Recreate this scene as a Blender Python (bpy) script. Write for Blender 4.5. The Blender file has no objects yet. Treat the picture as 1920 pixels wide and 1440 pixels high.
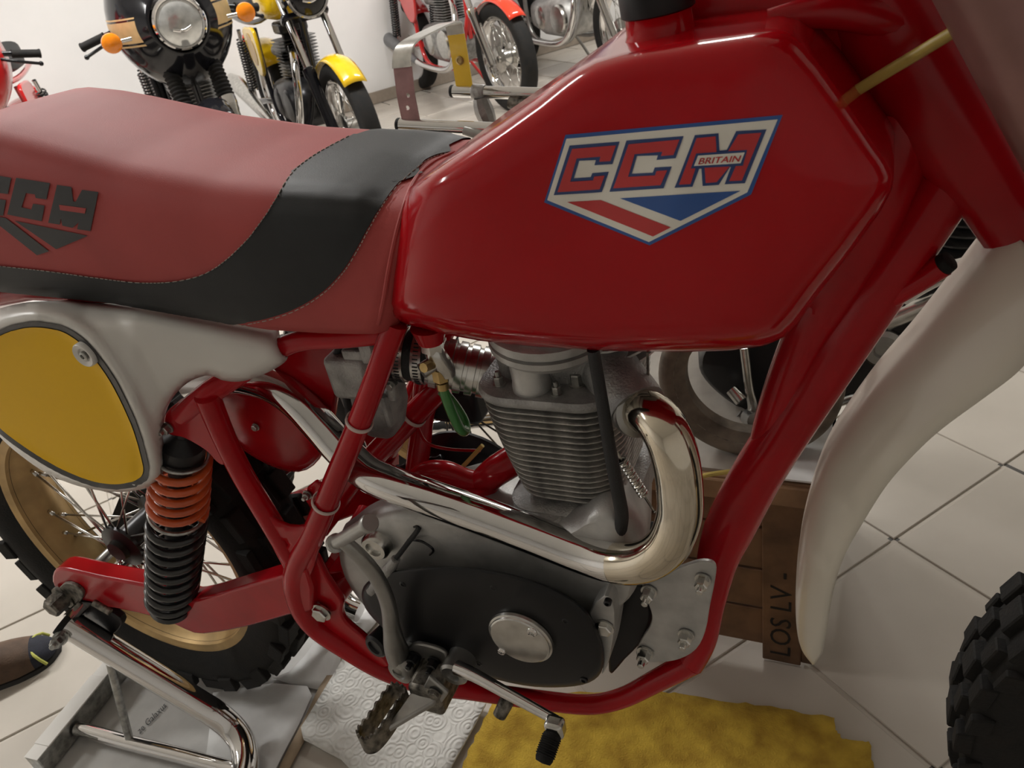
import bpy, bmesh, math, random
from math import sin, cos, pi, radians, sqrt, atan2, exp
from mathutils import Vector, Matrix
from mathutils.bvhtree import BVHTree
from mathutils.geometry import delaunay_2d_cdt
random.seed(7)
S = bpy.context.scene
COL = S.collection
V = Vector

# ------------------------------------------------------------------ camera
# X runs along the motocross bike (forward = +X), Y away from the viewer, Z up; metres
FPX = 1474.43
PITCH, ROLL, HEAD = radians(31.75), radians(11.53), radians(28.35)
CAM = V((1.0708, -0.6145, 1.15))
_f = V((0, cos(PITCH), -sin(PITCH))); _r = V((1, 0, 0)); _d = _f.cross(_r)
_r2 = _r*cos(ROLL) + _d*sin(ROLL); _d2 = _d*cos(ROLL) - _r*sin(ROLL)
_Z = Matrix.Rotation(HEAD, 3, 'Z')
CR, CD, CF = _Z @ _r2, _Z @ _d2, _Z @ _f
cam = bpy.data.cameras.new('camera'); camo = bpy.data.objects.new('camera', cam); COL.objects.link(camo)
cam.sensor_width = 36.0; cam.lens = FPX*36.0/1920.0; cam.clip_start = 0.02
_m = Matrix((CR, -CD, -CF)).transposed().to_4x4(); _m.translation = CAM
camo.matrix_world = _m
cam.dof.use_dof = True; cam.dof.focus_distance = 0.80; cam.dof.aperture_fstop = 18.0
S.camera = camo

# ------------------------------------------------------------------ world, lights, exposure
w = bpy.data.worlds.new('room_air'); S.world = w; w.use_nodes = True
w.node_tree.nodes['Background'].inputs[0].default_value = (0.92, 0.96, 1.0, 1)
w.node_tree.nodes['Background'].inputs[1].default_value = 0.0
S.view_settings.view_transform = 'Standard'; S.view_settings.look = 'None'
S.view_settings.exposure = 0.12; S.view_settings.gamma = 1.0
S.view_settings.use_curve_mapping = False
LAMPS = [(-2.6, 2.4), (0.3, 2.4), (3.2, 2.4)]      # one row of equal ceiling fittings along the back wall (all above the frame)
LAMP_W = 70
LAMP_Z = 2.72

# ------------------------------------------------------------------ helpers
def ray(x, y): return CR*((x-960)/FPX) + CD*((y-720)/FPX) + CF
def aty(x, y, Y): v = ray(x, y); return CAM + v*((Y-CAM.y)/v.y)
def atz(x, y, z): v = ray(x, y); return CAM + v*((z-CAM.z)/v.z)
def atx(x, y, X): v = ray(x, y); return CAM + v*((X-CAM.x)/v.x)
def atd(x, y, d): return CAM + ray(x, y)*d
def proj(P):
    v = P-CAM; d = v.dot(CF); return 960+FPX*v.dot(CR)/d, 720+FPX*v.dot(CD)/d, d
def wpx(n, P): return n*(P-CAM).dot(CF)/FPX          # n pixels at P in metres
def P3(l): return [aty(*p) for p in l]

def spline(pts, n=6, closed=False):
    """Catmull-Rom through points (Vectors or tuples)"""
    pts = [V(p) for p in pts]; N = len(pts); out = []
    if N < 3: return pts
    for i in range(N if closed else N-1):
        if closed: a, b, c, d = pts[i-1], pts[i], pts[(i+1) % N], pts[(i+2) % N]
        else: a, b, c, d = pts[max(i-1, 0)], pts[i], pts[i+1], pts[min(i+2, N-1)]
        for k in range(n):
            t = k/n
            out.append(0.5*((2*b)+(c-a)*t+(2*a-5*b+4*c-d)*t*t+(3*b-a-3*c+d)*t*t*t))
    if not closed: out.append(pts[-1])
    return out
def spl2(pts, n=6, closed=True): return [(p[0], p[1]) for p in spline([(p[0], p[1], 0) for p in pts], n, closed)]
def lerp(a, b, t): return a+(b-a)*t
def interp(xs, ys, x):
    if x <= xs[0]: return ys[0]
    for i in range(len(xs)-1):
        if x <= xs[i+1]: return lerp(ys[i], ys[i+1], (x-xs[i])/(xs[i+1]-xs[i]+1e-12))
    return ys[-1]

XF = [None]     # active placement for the parked bikes
class MB:
    def __init__(s): s.v = []; s.f = []
    def add(s, vs, fs):
        o = len(s.v); s.v += [V(v) for v in vs]; s.f += [tuple(i+o for i in f) for f in fs]; return s
    def box(s, c, size, R=None):
        c = V(c); hx, hy, hz = [k/2 for k in size]
        vs = [V((x, y, z)) for x in (-hx, hx) for y in (-hy, hy) for z in (-hz, hz)]
        if R: vs = [R @ v for v in vs]
        return s.add([c+v for v in vs], [(0,1,3,2),(4,6,7,5),(0,4,5,1),(2,3,7,6),(0,2,6,4),(1,5,7,3)])
    def loft(s, rings, closed=True, cap=True, loop=False):
        n = len(rings[0]); vs = [p for r in rings for p in r]; fs = []
        m = len(rings)
        for i in range(m if loop else m-1):
            a, b = i*n, ((i+1) % m)*n
            for j in range(n if closed else n-1):
                k = (j+1) % n; fs.append((a+j, a+k, b+k, b+j))
        if cap and not loop and closed:
            fs.append(tuple(range(n-1, -1, -1))); fs.append(tuple((m-1)*n+j for j in range(n)))
        return s.add(vs, fs)
    def tube(s, pts, r, n=14, cap=True, closed=False, smooth=0, squash=None):
        pts = [V(p) for p in pts]
        if smooth:
            rr = r if isinstance(r, (list, tuple)) else None
            if rr:
                q = spline([V((k, 0, 0)) for k in rr], smooth, closed); r = [k.x for k in q]
            pts = spline(pts, smooth, closed)
        N = len(pts)
        if not isinstance(r, (list, tuple)): r = [r]*N
        T = []
        for i in range(N):
            if closed: t = pts[(i+1) % N]-pts[i-1]
            else: t = pts[min(i+1, N-1)]-pts[max(i-1, 0)]
            T.append(t.normalized() if t.length > 1e-9 else V((0, 0, 1)))
        u = T[0].orthogonal().normalized()
        if squash: u = (squash[0]-T[0]*squash[0].dot(T[0])).normalized()
        rings = []
        for i in range(N):
            if i: u = (u-T[i]*u.dot(T[i])).normalized()
            w_ = T[i].cross(u); k = squash[1] if squash else 1.0
            rings.append([pts[i]+(u*cos(2*pi*j/n)*k+w_*sin(2*pi*j/n))*r[i] for j in range(n)])
        return s.loft(rings, True, cap, closed)
    def lathe(s, o, d, prof, n=24, cap=True):
        o = V(o); d = V(d).normalized(); u = d.orthogonal().normalized(); w_ = d.cross(u)
        return s.loft([[o+d*h+(u*cos(2*pi*j/n)+w_*sin(2*pi*j/n))*max(r, 1e-5) for j in range(n)] for r, h in prof], True, cap)
    def cyl(s, a, b, r, n=16, r2=None):
        a, b = V(a), V(b); return s.lathe(a, b-a, [(r, 0), (r if r2 is None else r2, (b-a).length)], n)
    def prism(s, poly, vec):
        vec = V(vec); poly = [V(p) for p in poly]; return s.loft([poly, [p+vec for p in poly]])
    def torus(s, o, d, R, r, n=40, m=10):
        o = V(o); d = V(d).normalized(); u = d.orthogonal().normalized(); w_ = d.cross(u)
        return s.tube([o+(u*cos(2*pi*j/n)+w_*sin(2*pi*j/n))*R for j in range(n)], r, m, closed=True)
    def sphere(s, o, r, n=14, m=8, sc=(1, 1, 1)):
        o = V(o); return s.loft([[o+V((cos(2*pi*j/n)*sin(t)*r*sc[0], sin(2*pi*j/n)*sin(t)*r*sc[1], cos(t)*r*sc[2])) for j in range(n)] for t in [max(1e-3, min(pi-1e-3, pi*k/m)) for k in range(m+1)]])
    def bvh(s): return BVHTree.FromPolygons([tuple(v) for v in s.v], s.f)
    def build(s, name, m, parent=None, smooth=True, angle=38, bevel=0, seg=2, subsurf=0, solidify=0):
        me = bpy.data.meshes.new(name)
        vs = [XF[0] @ v for v in s.v] if XF[0] else s.v
        c = sum((v for v in vs), V())/max(1, len(vs))
        me.from_pydata([tuple(v-c) for v in vs], [], s.f); me.validate()
        bm = bmesh.new(); bm.from_mesh(me); bmesh.ops.recalc_face_normals(bm, faces=bm.faces); bm.to_mesh(me); bm.free()
        if smooth:
            me.shade_smooth(); me.set_sharp_from_angle(angle=radians(angle))
        me.materials.append(m)
        o = bpy.data.objects.new(name, me); COL.objects.link(o); o.location = c
        if parent is not None: setp(o, parent)
        if solidify:
            d = o.modifiers.new('thickness', 'SOLIDIFY'); d.thickness = solidify; d.offset = 0
        if bevel:
            b = o.modifiers.new('round', 'BEVEL'); b.width = bevel; b.segments = seg; b.limit_method = 'ANGLE'; b.angle_limit = radians(32)
        if subsurf:
            b = o.modifiers.new('sub', 'SUBSURF'); b.levels = subsurf; b.render_levels = subsurf
        return o
def wl(o): return o.location.copy() if o.parent is None else V(o['_w'])
def setp(o, parent):
    p = V(parent['_w']) if '_w' in parent else parent.location.copy()
    o.parent = parent; o.matrix_parent_inverse = Matrix.Translation(-p)
    o['_w'] = list(o.location)
def tag(o, label, cat, group=None, kind=None):
    o['label'] = label; o['category'] = cat
    if group: o['group'] = group
    if kind: o['kind'] = kind
    return o
def empty(name, loc, parent=None):
    o = bpy.data.objects.new(name, None); COL.objects.link(o); o.location = (XF[0] @ V(loc)) if XF[0] else V(loc); o.empty_display_size = 0.05
    if parent is not None: setp(o, parent)
    return o
def struct(o, label=None):
    o['kind'] = 'structure'
    if label: o['label'] = label
    return o
def inside(p, poly):
    x, y = p; c = False; n = len(poly); j = n-1
    for i in range(n):
        xi, yi = poly[i]; xj, yj = poly[j]
        if (yi > y) != (yj > y) and x < (xj-xi)*(y-yi)/(yj-yi)+xi: c = not c
        j = i
    return c
def dpoly(p, poly):
    best = 1e9; px, py = p; n = len(poly)
    for i in range(n):
        ax, ay = poly[i]; bx, by = poly[(i+1) % n]; dx, dy = bx-ax, by-ay
        t = max(0, min(1, ((px-ax)*dx+(py-ay)*dy)/(dx*dx+dy*dy+1e-9)))
        q = (px-ax-dx*t)**2+(py-ay-dy*t)**2
        if q < best: best = q
    return sqrt(best)
def fill2(poly, h):
    """constrained triangulation of a flat outline with interior points spaced h"""
    b = []
    n = len(poly)
    for i in range(n):
        a, c = poly[i], poly[(i+1) % n]; L = sqrt((a[0]-c[0])**2+(a[1]-c[1])**2); k = max(1, int(L/h+.5))
        for j in range(k): b.append((lerp(a[0], c[0], j/k), lerp(a[1], c[1], j/k)))
    ed = [(i, (i+1) % len(b)) for i in range(len(b))]
    x0, x1 = min(p[0] for p in b), max(p[0] for p in b); y0, y1 = min(p[1] for p in b), max(p[1] for p in b)
    g = []; y = y0+h/2; row = 0
    while y < y1:
        x = x0+h*(.5 if row % 2 else 0.02)
        while x < x1:
            if inside((x, y), poly) and dpoly((x, y), poly) > h*.45: g.append((x, y))
            x += h
        y += h*.87; row += 1
    r = delaunay_2d_cdt([V((p[0], p[1])) for p in b+g], ed, [], 1, 1e-4)
    return [(p.x, p.y) for p in r[0]], [tuple(f) for f in r[2]]
def on_surface(bvh, x, y, off):
    v = ray(x, y).normalized(); hit, nrm, _, dist = bvh.ray_cast(CAM, v)
    k = 0
    while hit is None and k < 30:
        k += 1
        for dx, dy in ((0, 1), (-1, 0), (0, -1), (1, 0), (-.7, .7)):
            v = ray(x+dx*k, y+dy*k).normalized(); hit, nrm, _, dist = bvh.ray_cast(CAM, v)
            if hit is not None: break
    if hit is None: return None
    if nrm.dot(v) > 0: nrm = -nrm
    return hit+nrm*off
def overlay(name, polys, bvh, off, m, parent, h=14, mirror=False, thick=0.0):
    """a sticker / panel laid on a real surface; outlines given as seen in the picture"""
    mb = MB()
    if polys and not isinstance(polys[0], list): polys = [polys]
    for poly in polys:
        vs, fs = fill2(poly, h)
        q = [on_surface(bvh, x, y, off) for x, y in vs]
        fs = [f for f in fs if all(q[i] is not None for i in f)]
        q = [p if p is not None else V() for p in q]
        used = sorted({i for f in fs for i in f}); mp = {i: k for k, i in enumerate(used)}
        mb.add([q[i] for i in used], [tuple(mp[i] for i in f) for f in fs])
        if mirror:
            mb.add([V((q[i].x, -q[i].y, q[i].z)) for i in used], [tuple(mp[i] for i in reversed(f)) for f in fs])
    return mb.build(name, m, parent, angle=60)
def text_tris(body, quad, h=None):
    """letters of the built-in font mapped on a quad (lower left, lower right, upper left)"""
    cu = bpy.data.curves.new('print', 'FONT'); cu.body = body; cu.resolution_u = 3
    o = bpy.data.objects.new('print', cu); COL.objects.link(o)
    dg = bpy.context.evaluated_depsgraph_get(); dg.update()
    me = o.evaluated_get(dg).to_mesh()
    vs = [v.co.copy() for v in me.vertices]; fs = [tuple(p.vertices) for p in me.polygons]
    o.evaluated_get(dg).to_mesh_clear(); bpy.data.objects.remove(o); bpy.data.curves.remove(cu)
    x0, x1 = min(v.x for v in vs), max(v.x for v in vs); y0, y1 = min(v.y for v in vs), max(v.y for v in vs)
    A, B, D = [V(p) for p in quad]
    return [A+(B-A)*((v.x-x0)/(x1-x0))+(D-A)*((v.y-y0)/(y1-y0)) for v in vs], fs

# ------------------------------------------------------------------ materials
def mat(name, col, rough=.5, metal=0., coat=0., var=.06, scale=30., bump=0., bscale=200., spec=.5, col2=None, noise=4, trans=0., emit=None, estr=0.):
    m = bpy.data.materials.new(name); m.use_nodes = True; nt = m.node_tree; b = nt.nodes['Principled BSDF']
    b.inputs['Roughness'].default_value = rough; b.inputs['Metallic'].default_value = metal
    b.inputs['Coat Weight'].default_value = coat; b.inputs['Coat Roughness'].default_value = .08
    b.inputs['Specular IOR Level'].default_value = spec
    if trans: b.inputs['Transmission Weight'].default_value = trans
    tc = nt.nodes.new('ShaderNodeTexCoord'); n = nt.nodes.new('ShaderNodeTexNoise'); n.inputs['Scale'].default_value = scale; n.inputs['Detail'].default_value = noise
    nt.links.new(tc.outputs['Object'], n.inputs['Vector'])
    r = nt.nodes.new('ShaderNodeValToRGB'); c2 = col2 if col2 else tuple(k*(1-var*2) for k in col)
    r.color_ramp.elements[0].color = (*c2, 1); r.color_ramp.elements[1].color = (*[min(1, k*(1+var)) for k in col], 1)
    r.color_ramp.elements[0].position = .3; r.color_ramp.elements[1].position = .65
    nt.links.new(n.outputs['Fac'], r.inputs['Fac']); nt.links.new(r.outputs['Color'], b.inputs['Base Color'])
    if bump:
        n2 = nt.nodes.new('ShaderNodeTexNoise'); n2.inputs['Scale'].default_value = bscale; n2.inputs['Detail'].default_value = 3
        nt.links.new(tc.outputs['Object'], n2.inputs['Vector'])
        bp = nt.nodes.new('ShaderNodeBump'); bp.inputs['Strength'].default_value = bump; bp.inputs['Distance'].default_value = .002
        nt.links.new(n2.outputs['Fac'], bp.inputs['Height']); nt.links.new(bp.outputs['Normal'], b.inputs['Normal'])
    if emit:
        b.inputs['Emission Color'].default_value = (*emit, 1); b.inputs['Emission Strength'].default_value = estr
    return m
M = {}
def dm(k, *a, **kw): M[k] = mat(k, *a, **kw)
dm('red', (.42, .003, .008), .11, coat=0., var=.03, scale=6, spec=.28)
dm('red_frame', (.42, .004, .010), .2, coat=0., var=.08, scale=14, spec=.3)
dm('vinyl_red', (.41, .062, .058), .58, var=.05, scale=9, bump=.10, bscale=900, spec=.3)
dm('vinyl_black', (.014, .015, .016), .5, spec=.3, var=.1, bump=.08, bscale=900)
dm('print_black', (.014, .013, .014), .5)
dm('white_plastic', (.72, .70, .66), .34, var=.04, scale=5)
dm('cream_plastic', (.76, .71, .61), .28, coat=.25, var=.05, scale=4)
dm('yellow_card', (.86, .50, .002), .5, var=.02, scale=4, spec=.15)
dm('chrome', (.70, .69, .68), .06, 1., var=.03, scale=5)
dm('chrome_brown', (.66, .61, .52), .10, 1., var=.05, scale=14, col2=(.55, .48, .36))
dm('nickel', (.60, .59, .56), .24, 1., var=.1, scale=60)
dm('zinc', (.42, .42, .40), .38, 1., var=.2, scale=90)
dm('alu', (.50, .495, .48), .42, .6, var=.12, scale=28, bump=.15, bscale=500)
dm('alu_cast', (.34, .335, .325), .52, .6, var=.2, scale=40, bump=.5, bscale=420)
dm('alu_fin', (.46, .45, .43), .45, .75, var=.22, scale=60, bump=.3, bscale=500)
dm('alu_dark', (.085, .083, .08), .55, .7, var=.25, scale=50)
dm('steel', (.36, .355, .34), .36, .9, var=.08, scale=30)
dm('steel_dirty', (.20, .185, .16), .5, .9, var=.4, scale=110, bump=.3, bscale=300)
dm('black_paint', (.008, .008, .009), .42, spec=.3, var=.2, scale=14)
dm('black_gloss', (.008, .008, .010), .1, spec=.35)
dm('black_metal', (.022, .022, .024), .3, .5, var=.2)
dm('rubber', (.011, .011, .011), .8, var=.25, scale=35, bump=.4, bscale=260, col2=(.020, .018, .016), spec=.25)
dm('rubber_hose', (.013, .013, .014), .6, bump=.3, bscale=900)
dm('gold_rim', (.50, .34, .15), .48, .55, var=.12, scale=18)
dm('gold_paint', (.60, .42, .20), .35, .3, var=.05)
dm('brown_rim', (.30, .22, .14), .42, .6, var=.25, scale=25)
dm('spring_orange', (.62, .10, .018), .32, coat=.4, var=.08)
dm('spring_black', (.012, .012, .013), .28, coat=.4)
dm('green_hose', (.05, .22, .05), .18, spec=.6, trans=.25, var=.15, col2=(.10, .30, .09))
dm('brass', (.44, .31, .13), .35, .9, var=.2)
dm('yellow_tube', (.52, .40, .10), .4)
dm('zip_tie', (.62, .50, .46), .5)
dm('decal_white', (.80, .77, .69), .3, coat=.4, var=.02)
dm('decal_blue', (.012, .085, .33), .3, coat=.4, var=.02)
dm('decal_navy', (.008, .04, .17), .3, coat=.4, var=.02)
dm('decal_red', (.52, .022, .026), .3, coat=.4, var=.02)
dm('fork_sat', (.25, .125, .11), .34, .35, var=.06)
dm('wall', (.80, .79, .775), .75, var=.02, scale=3)
dm('ceil', (.82, .82, .80), .8, var=.02)
dm('grout', (.105, .10, .095), .8, var=.15)
dm('wood', (.16, .085, .042), .7, var=.3, scale=14, bump=.4, bscale=60, col2=(.075, .038, .018))
dm('wood_light', (.27, .16, .085), .7, var=.3, scale=14, bump=.4, bscale=60, col2=(.17, .095, .05))
dm('ink', (.012, .010, .009), .8)
dm('paper', (.74, .74, .73), .7, var=.03, bump=.12, bscale=40)
dm('cardboard', (.36, .27, .18), .8, var=.08)
dm('print_board', (.52, .51, .49), .6, var=.04)
dm('cloth_yellow', (.56, .375, .045), .95, var=.25, scale=22, bump=1., bscale=350, col2=(.36, .205, .018))
dm('bikeyellow', (.82, .52, .01), .2, coat=.8, var=.02)
dm('bikered', (.62, .02, .02), .2, coat=.8, var=.02)
dm('bikeorange', (.75, .045, .015), .2, coat=.8, var=.02)
dm('amber', (.95, .27, .005), .2, coat=.6, var=.05)
dm('lens', (.62, .63, .62), .12, .5, coat=.6, var=.12, scale=26)
dm('blue_paint', (.02, .06, .16), .25, coat=.6)
dm('grey_plastic', (.16, .16, .165), .45)
dm('shoe_brown', (.10, .058, .034), .75, var=.15, bump=.4, bscale=300)
dm('shoe_navy', (.018, .020, .034), .8, var=.2, bump=.5, bscale=400)
dm('shoe_sole', (.022, .02, .02), .7)
dm('shoe_trim', (.55, .56, .12), .7)
dm('pink_primer', (.34, .20, .20), .42, .5, var=.12)
dm('tape', (.30, .29, .28), .35, .6, var=.15, bump=1., bscale=90)
dm('lamp_white', (.9, .9, .9), .5, emit=(1, .97, .92), estr=9.)

# floor tile: pale glazed ceramic with soft marbling
def tile_mat():
    m = mat('tile', (.60, .55, .485), .24, var=.0, scale=3.2, col2=(.52, .475, .415), noise=6, spec=.5)
    nt = m.node_tree; b = nt.nodes['Principled BSDF']; oi = nt.nodes.new('ShaderNodeObjectInfo')
    hs = nt.nodes.new('ShaderNodeHueSaturation'); mr = nt.nodes.new('ShaderNodeMapRange'); mr.inputs[3].default_value = .93; mr.inputs[4].default_value = 1.05
    nt.links.new(oi.outputs['Random'], mr.inputs[0]); nt.links.new(mr.outputs[0], hs.inputs['Value'])
    src = b.inputs['Base Color'].links[0].from_socket; nt.links.new(src, hs.inputs['Color']); nt.links.new(hs.outputs['Color'], b.inputs['Base Color'])
    return m
M['tile'] = tile_mat()
# ================================================================== the room
ANG = radians(52.464); TU = V((cos(ANG), sin(ANG), 0)); TV = V((-sin(ANG), cos(ANG), 0)); TS = .328; TO = V((1.15028, .60314, 0))
_nt = M['tile'].node_tree; _g = _nt.nodes.new('ShaderNodeNewGeometry')
for _n in _nt.nodes:
    if _n.type == 'TEX_NOISE': _nt.links.new(_g.outputs['Position'], _n.inputs['Vector'])
U0, U1, V0, V1 = -5.2, 6.6, -3.6, 4.55          # room limits along TU / TV
def uv(u, v, z=0): return TU*u + TV*v + V((0, 0, z))
def floor_base():
    m = mat('floor_tiles_far', (.60, .55, .485), .26, var=0, scale=3.2, col2=(.52, .475, .415), noise=6)
    nt = m.node_tree; b = nt.nodes['Principled BSDF']; g = nt.nodes.new('ShaderNodeNewGeometry')
    ou, ov = TO.dot(TU), TO.dot(TV); masks = []
    for ax, off in ((TU, ou), (TV, ov)):
        d = nt.nodes.new('ShaderNodeVectorMath'); d.operation = 'DOT_PRODUCT'; d.inputs[1].default_value = ax; nt.links.new(g.outputs['Position'], d.inputs[0])
        s_ = nt.nodes.new('ShaderNodeMath'); s_.operation = 'SUBTRACT'; s_.inputs[1].default_value = off-TS*50+.0045; nt.links.new(d.outputs['Value'], s_.inputs[0])
        mo = nt.nodes.new('ShaderNodeMath'); mo.operation = 'MODULO'; mo.inputs[1].default_value = TS; nt.links.new(s_.outputs[0], mo.inputs[0])
        lt = nt.nodes.new('ShaderNodeMath'); lt.operation = 'LESS_THAN'; lt.inputs[1].default_value = .009; nt.links.new(mo.outputs[0], lt.inputs[0]); masks.append(lt)
    mx = nt.nodes.new('ShaderNodeMath'); mx.operation = 'MAXIMUM'; nt.links.new(masks[0].outputs[0], mx.inputs[0]); nt.links.new(masks[1].outputs[0], mx.inputs[1])
    mi = nt.nodes.new('ShaderNodeMix'); mi.data_type = 'RGBA'; src = b.inputs['Base Color'].links[0].from_socket
    nt.links.new(mx.outputs[0], mi.inputs[0]); nt.links.new(src, mi.inputs[6]); mi.inputs[7].default_value = (.105, .10, .095, 1)
    nt.links.new(mi.outputs[2], b.inputs['Base Color'])
    return m
mb = MB(); mb.add([uv(U0, V0, -.0035), uv(U1, V0, -.0035), uv(U1, V1, -.0035), uv(U0, V1, -.0035), uv(U0, V0, -.1), uv(U1, V0, -.1), uv(U1, V1, -.1), uv(U0, V1, -.1)], [(0,1,2,3),(7,6,5,4),(0,4,5,1),(1,5,6,2),(2,6,7,3),(3,7,4,0)])
floor = struct(mb.build('floor', floor_base(), smooth=False), 'pale beige ceramic tiled floor with dark grout')
def tiles():
    h = (TS-.009)/2; e = .0012
    def ring(k, z): return [uv(a*k, b*k, z) for a, b in ((-1, -1), (1, -1), (1, 1), (-1, 1))]
    t = MB().loft([ring(h, -.0045), ring(h, -.0012), ring(h-e, 0)])
    me = bpy.data.meshes.new('tile'); me.from_pydata([tuple(v) for v in t.v], [], t.f); me.validate()
    bm = bmesh.new(); bm.from_mesh(me); bmesh.ops.recalc_face_normals(bm, faces=bm.faces); bm.to_mesh(me); bm.free(); me.materials.append(M['tile'])
    c = []
    for i in range(-34, 30):
        for j in range(-20, 22):
            p = TO+TU*((i+.5)*TS)+TV*((j+.5)*TS)
            if not (V0+.2 < p.dot(TV) < V1-.17): continue
            x, y, d = proj(p)
            if d > .2 and -160 < x < 2080 and -110 < y < 1620: c.append((d, p))
    c.sort(key=lambda q: q[0])
    for d, p in c[:295]:
        o = bpy.data.objects.new('tile', me); COL.objects.link(o); o.location = p; setp(o, floor)
tiles()
def wall(name, a, b, nrm, label, m='wall'):
    q = MB(); t = nrm*.1
    q.add([a, b, b+V((0, 0, 2.9)), a+V((0, 0, 2.9)), a+t, b+t, b+t+V((0, 0, 2.9)), a+t+V((0, 0, 2.9))], [(0,1,2,3),(7,6,5,4),(0,4,5,1),(1,5,6,2),(2,6,7,3),(3,7,4,0)])
    return struct(q.build(name, M[m], smooth=False), label)
wall('wall_back', uv(U0, V1), uv(U1, V1), TV, 'plain white painted wall behind the parked motorcycles')
wall('wall_right', uv(U1, V0), uv(U1, V1), TU, 'plain white painted wall')
wall('wall_left', uv(U0, V0), uv(U0, V1), -TU, 'plain white painted wall')
wall('wall_front', uv(U0, V0), uv(U1, V0), -TV, 'plain white painted wall')
q = MB(); q.add([uv(U0, V0, 2.9), uv(U1, V0, 2.9), uv(U1, V1, 2.9), uv(U0, V1, 2.9), uv(U0, V0, 3.), uv(U1, V0, 3.), uv(U1, V1, 3.), uv(U0, V1, 3.)], [(0,1,2,3),(7,6,5,4),(0,4,5,1),(1,5,6,2),(2,6,7,3),(3,7,4,0)])
struct(q.build('ceiling', M['ceil'], smooth=False), 'white ceiling')
q = MB(); q.prism([uv(U0, V1-.012), uv(U1, V1-.012), uv(U1, V1-.001), uv(U0, V1-.001)], (0, 0, .08))
dm('skirting', (.30, .25, .20), .5)
struct(q.build('baseboard_back', M['skirting'], smooth=False), 'brownish tile skirting along the white wall')
R3 = Matrix.Rotation(ANG, 3, 'Z')
for lu, lv in LAMPS:
    c = uv(lu, lv, LAMP_Z)
    t = empty('ceiling_light_offscreen', c); tag(t, 'long white fluorescent ceiling light fitting', 'lamp', 'ceiling lights')
    q = MB(); q.box(c+V((0, 0, .12)), (1.5, .22, .1), R3); q.build('housing', M['ceil'], t, bevel=.01)
    for s in (-.05, .05):
        q = MB(); a = c+V((0, 0, .045))+R3 @ V((0, s, 0)); q.cyl(a-R3 @ V((.7, 0, 0)), a+R3 @ V((.7, 0, 0)), .014, 12); q.build('tube_offscreen', M['lamp_white'], t)
    L = bpy.data.lights.new('ceiling_lamp_offscreen', 'AREA'); L.shape = 'RECTANGLE'; L.size = 1.4; L.size_y = .18; L.energy = LAMP_W; L.color = (1, .985, .955)
    lo = bpy.data.objects.new('ceiling_lamp_offscreen', L); COL.objects.link(lo); lo.location = c; lo.rotation_euler = (0, 0, ANG); setp(lo, t)

# ================================================================== the motocross bike
BIKE = empty('motocross_motorcycle', (.75, 0, 0))
tag(BIKE, 'red vintage motocross motorcycle with yellow oval side plate, held up by chrome stand', 'motorcycle')

# ---------------------------------------------------------------- fuel tank
TANK_O = [  # outline of the near side as seen, with half width
 (768,352,-.085),(800,325,-.085),(860,284,-.085),(930,236,-.085),(1000,186,-.085),(1050,147,-.085),(1080,127,-.085),(1115,109,-.085),(1160,96,-.085),(1220,82,-.085),(1300,69,-.085),(1400,55,-.085),(1455,49,-.083),(1488,55,-.081),(1513,76,-.082),(1548,120,-.086),
 (1600,198,-.095),(1650,278,-.105),(1668,308,-.108),(1676,332,-.11),(1672,356,-.11),(1650,398,-.108),(1600,468,-.10),(1540,545,-.095),(1495,606,-.092),(1470,632,-.092),(1430,650,-.092),(1370,658,-.094),(1280,661,-.095),(1150,659,-.095),(1000,651,-.092),(900,640,-.088),(830,627,-.085),(795,617,-.082),(760,609,-.078),(728,596,-.07),(714,578,-.066),(718,530,-.066),(728,470,-.066),(742,410,-.07)]
TC = (1190, 372)
def tank():
    mb = MB(); rings = []; n = len(TANK_O)
    for s, k in ((0, 0), (1, .0), (.985, .34), (.965, .56), (.935, .74), (.89, .87), (.80, .955), (.62, .99), (.40, 1.), (.18, 1.)):
        r = []
        for x, y, Y in TANK_O:
            sc = s if s else 1.0
            yc = -.132-.010*max(0, (x-760)/900)
            X, Yp = TC[0]+(x-TC[0])*sc, TC[1]+(y-TC[1])*sc
            r.append(aty(X, Yp, lerp(Y, yc, k)))
        rings.append(r)
    near = rings[1:]
    mid = [V((p.x, 0, p.z)) for p in near[0]]
    q1 = [V((p.x, p.y*.5, p.z)) for p in near[0]]
    allr = [mid, q1]+near
    c = sum(near[-1], V())/n
    mb.loft(allr, True, False); o = len(mb.v); mb.v.append(c); base = (len(allr)-1)*n
    for j in range(n): mb.f.append((base+j, base+(j+1) % n, o))
    N = len(mb.v); F = list(mb.f)
    mb.v += [V((p.x, -p.y, p.z)) for p in mb.v]
    mb.f += [tuple(N+i for i in reversed(f)) for f in F]
    bm = bmesh.new(); vs = [bm.verts.new(v) for v in mb.v]
    for f in mb.f: bm.faces.new([vs[i] for i in f])
    bmesh.ops.remove_doubles(bm, verts=bm.verts, dist=1e-5)
    bm.verts.index_update(); out = MB(); out.v = [v.co.copy() for v in bm.verts]; out.f = [tuple(v.index for v in f.verts) for f in bm.faces]; bm.free()
    return out
tmb = tank(); TANK = tmb.build('fuel_tank', M['red'], BIKE, angle=50, bevel=.0035, seg=2)
TB = tmb.bvh()
# filler neck and cap
nb = atz(1239, 66, 1.049); nd = V((-.06, .0, 1)).normalized()
MB().lathe(nb, nd, [(.027, -.012), (.0245, 0), (.0228, .004), (.0224, .0145), (.0232, .016)], 28, False).build('filler_neck', M['red'], TANK)
q = MB(); q.lathe(nb+nd*.0145, nd, [(.0232, 0), (.0248, .001), (.0250, .0145), (.0244, .016)], 32); cap = q.build('filler_cap', M['black_paint'], TANK)
MB().lathe(nb+nd*.0304, nd, [(.0246, 0), (.0250, .003), (.023, .008), (.010, .011), (.001, .0115)], 32).build('cap_top', M['chrome'], cap)
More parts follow.
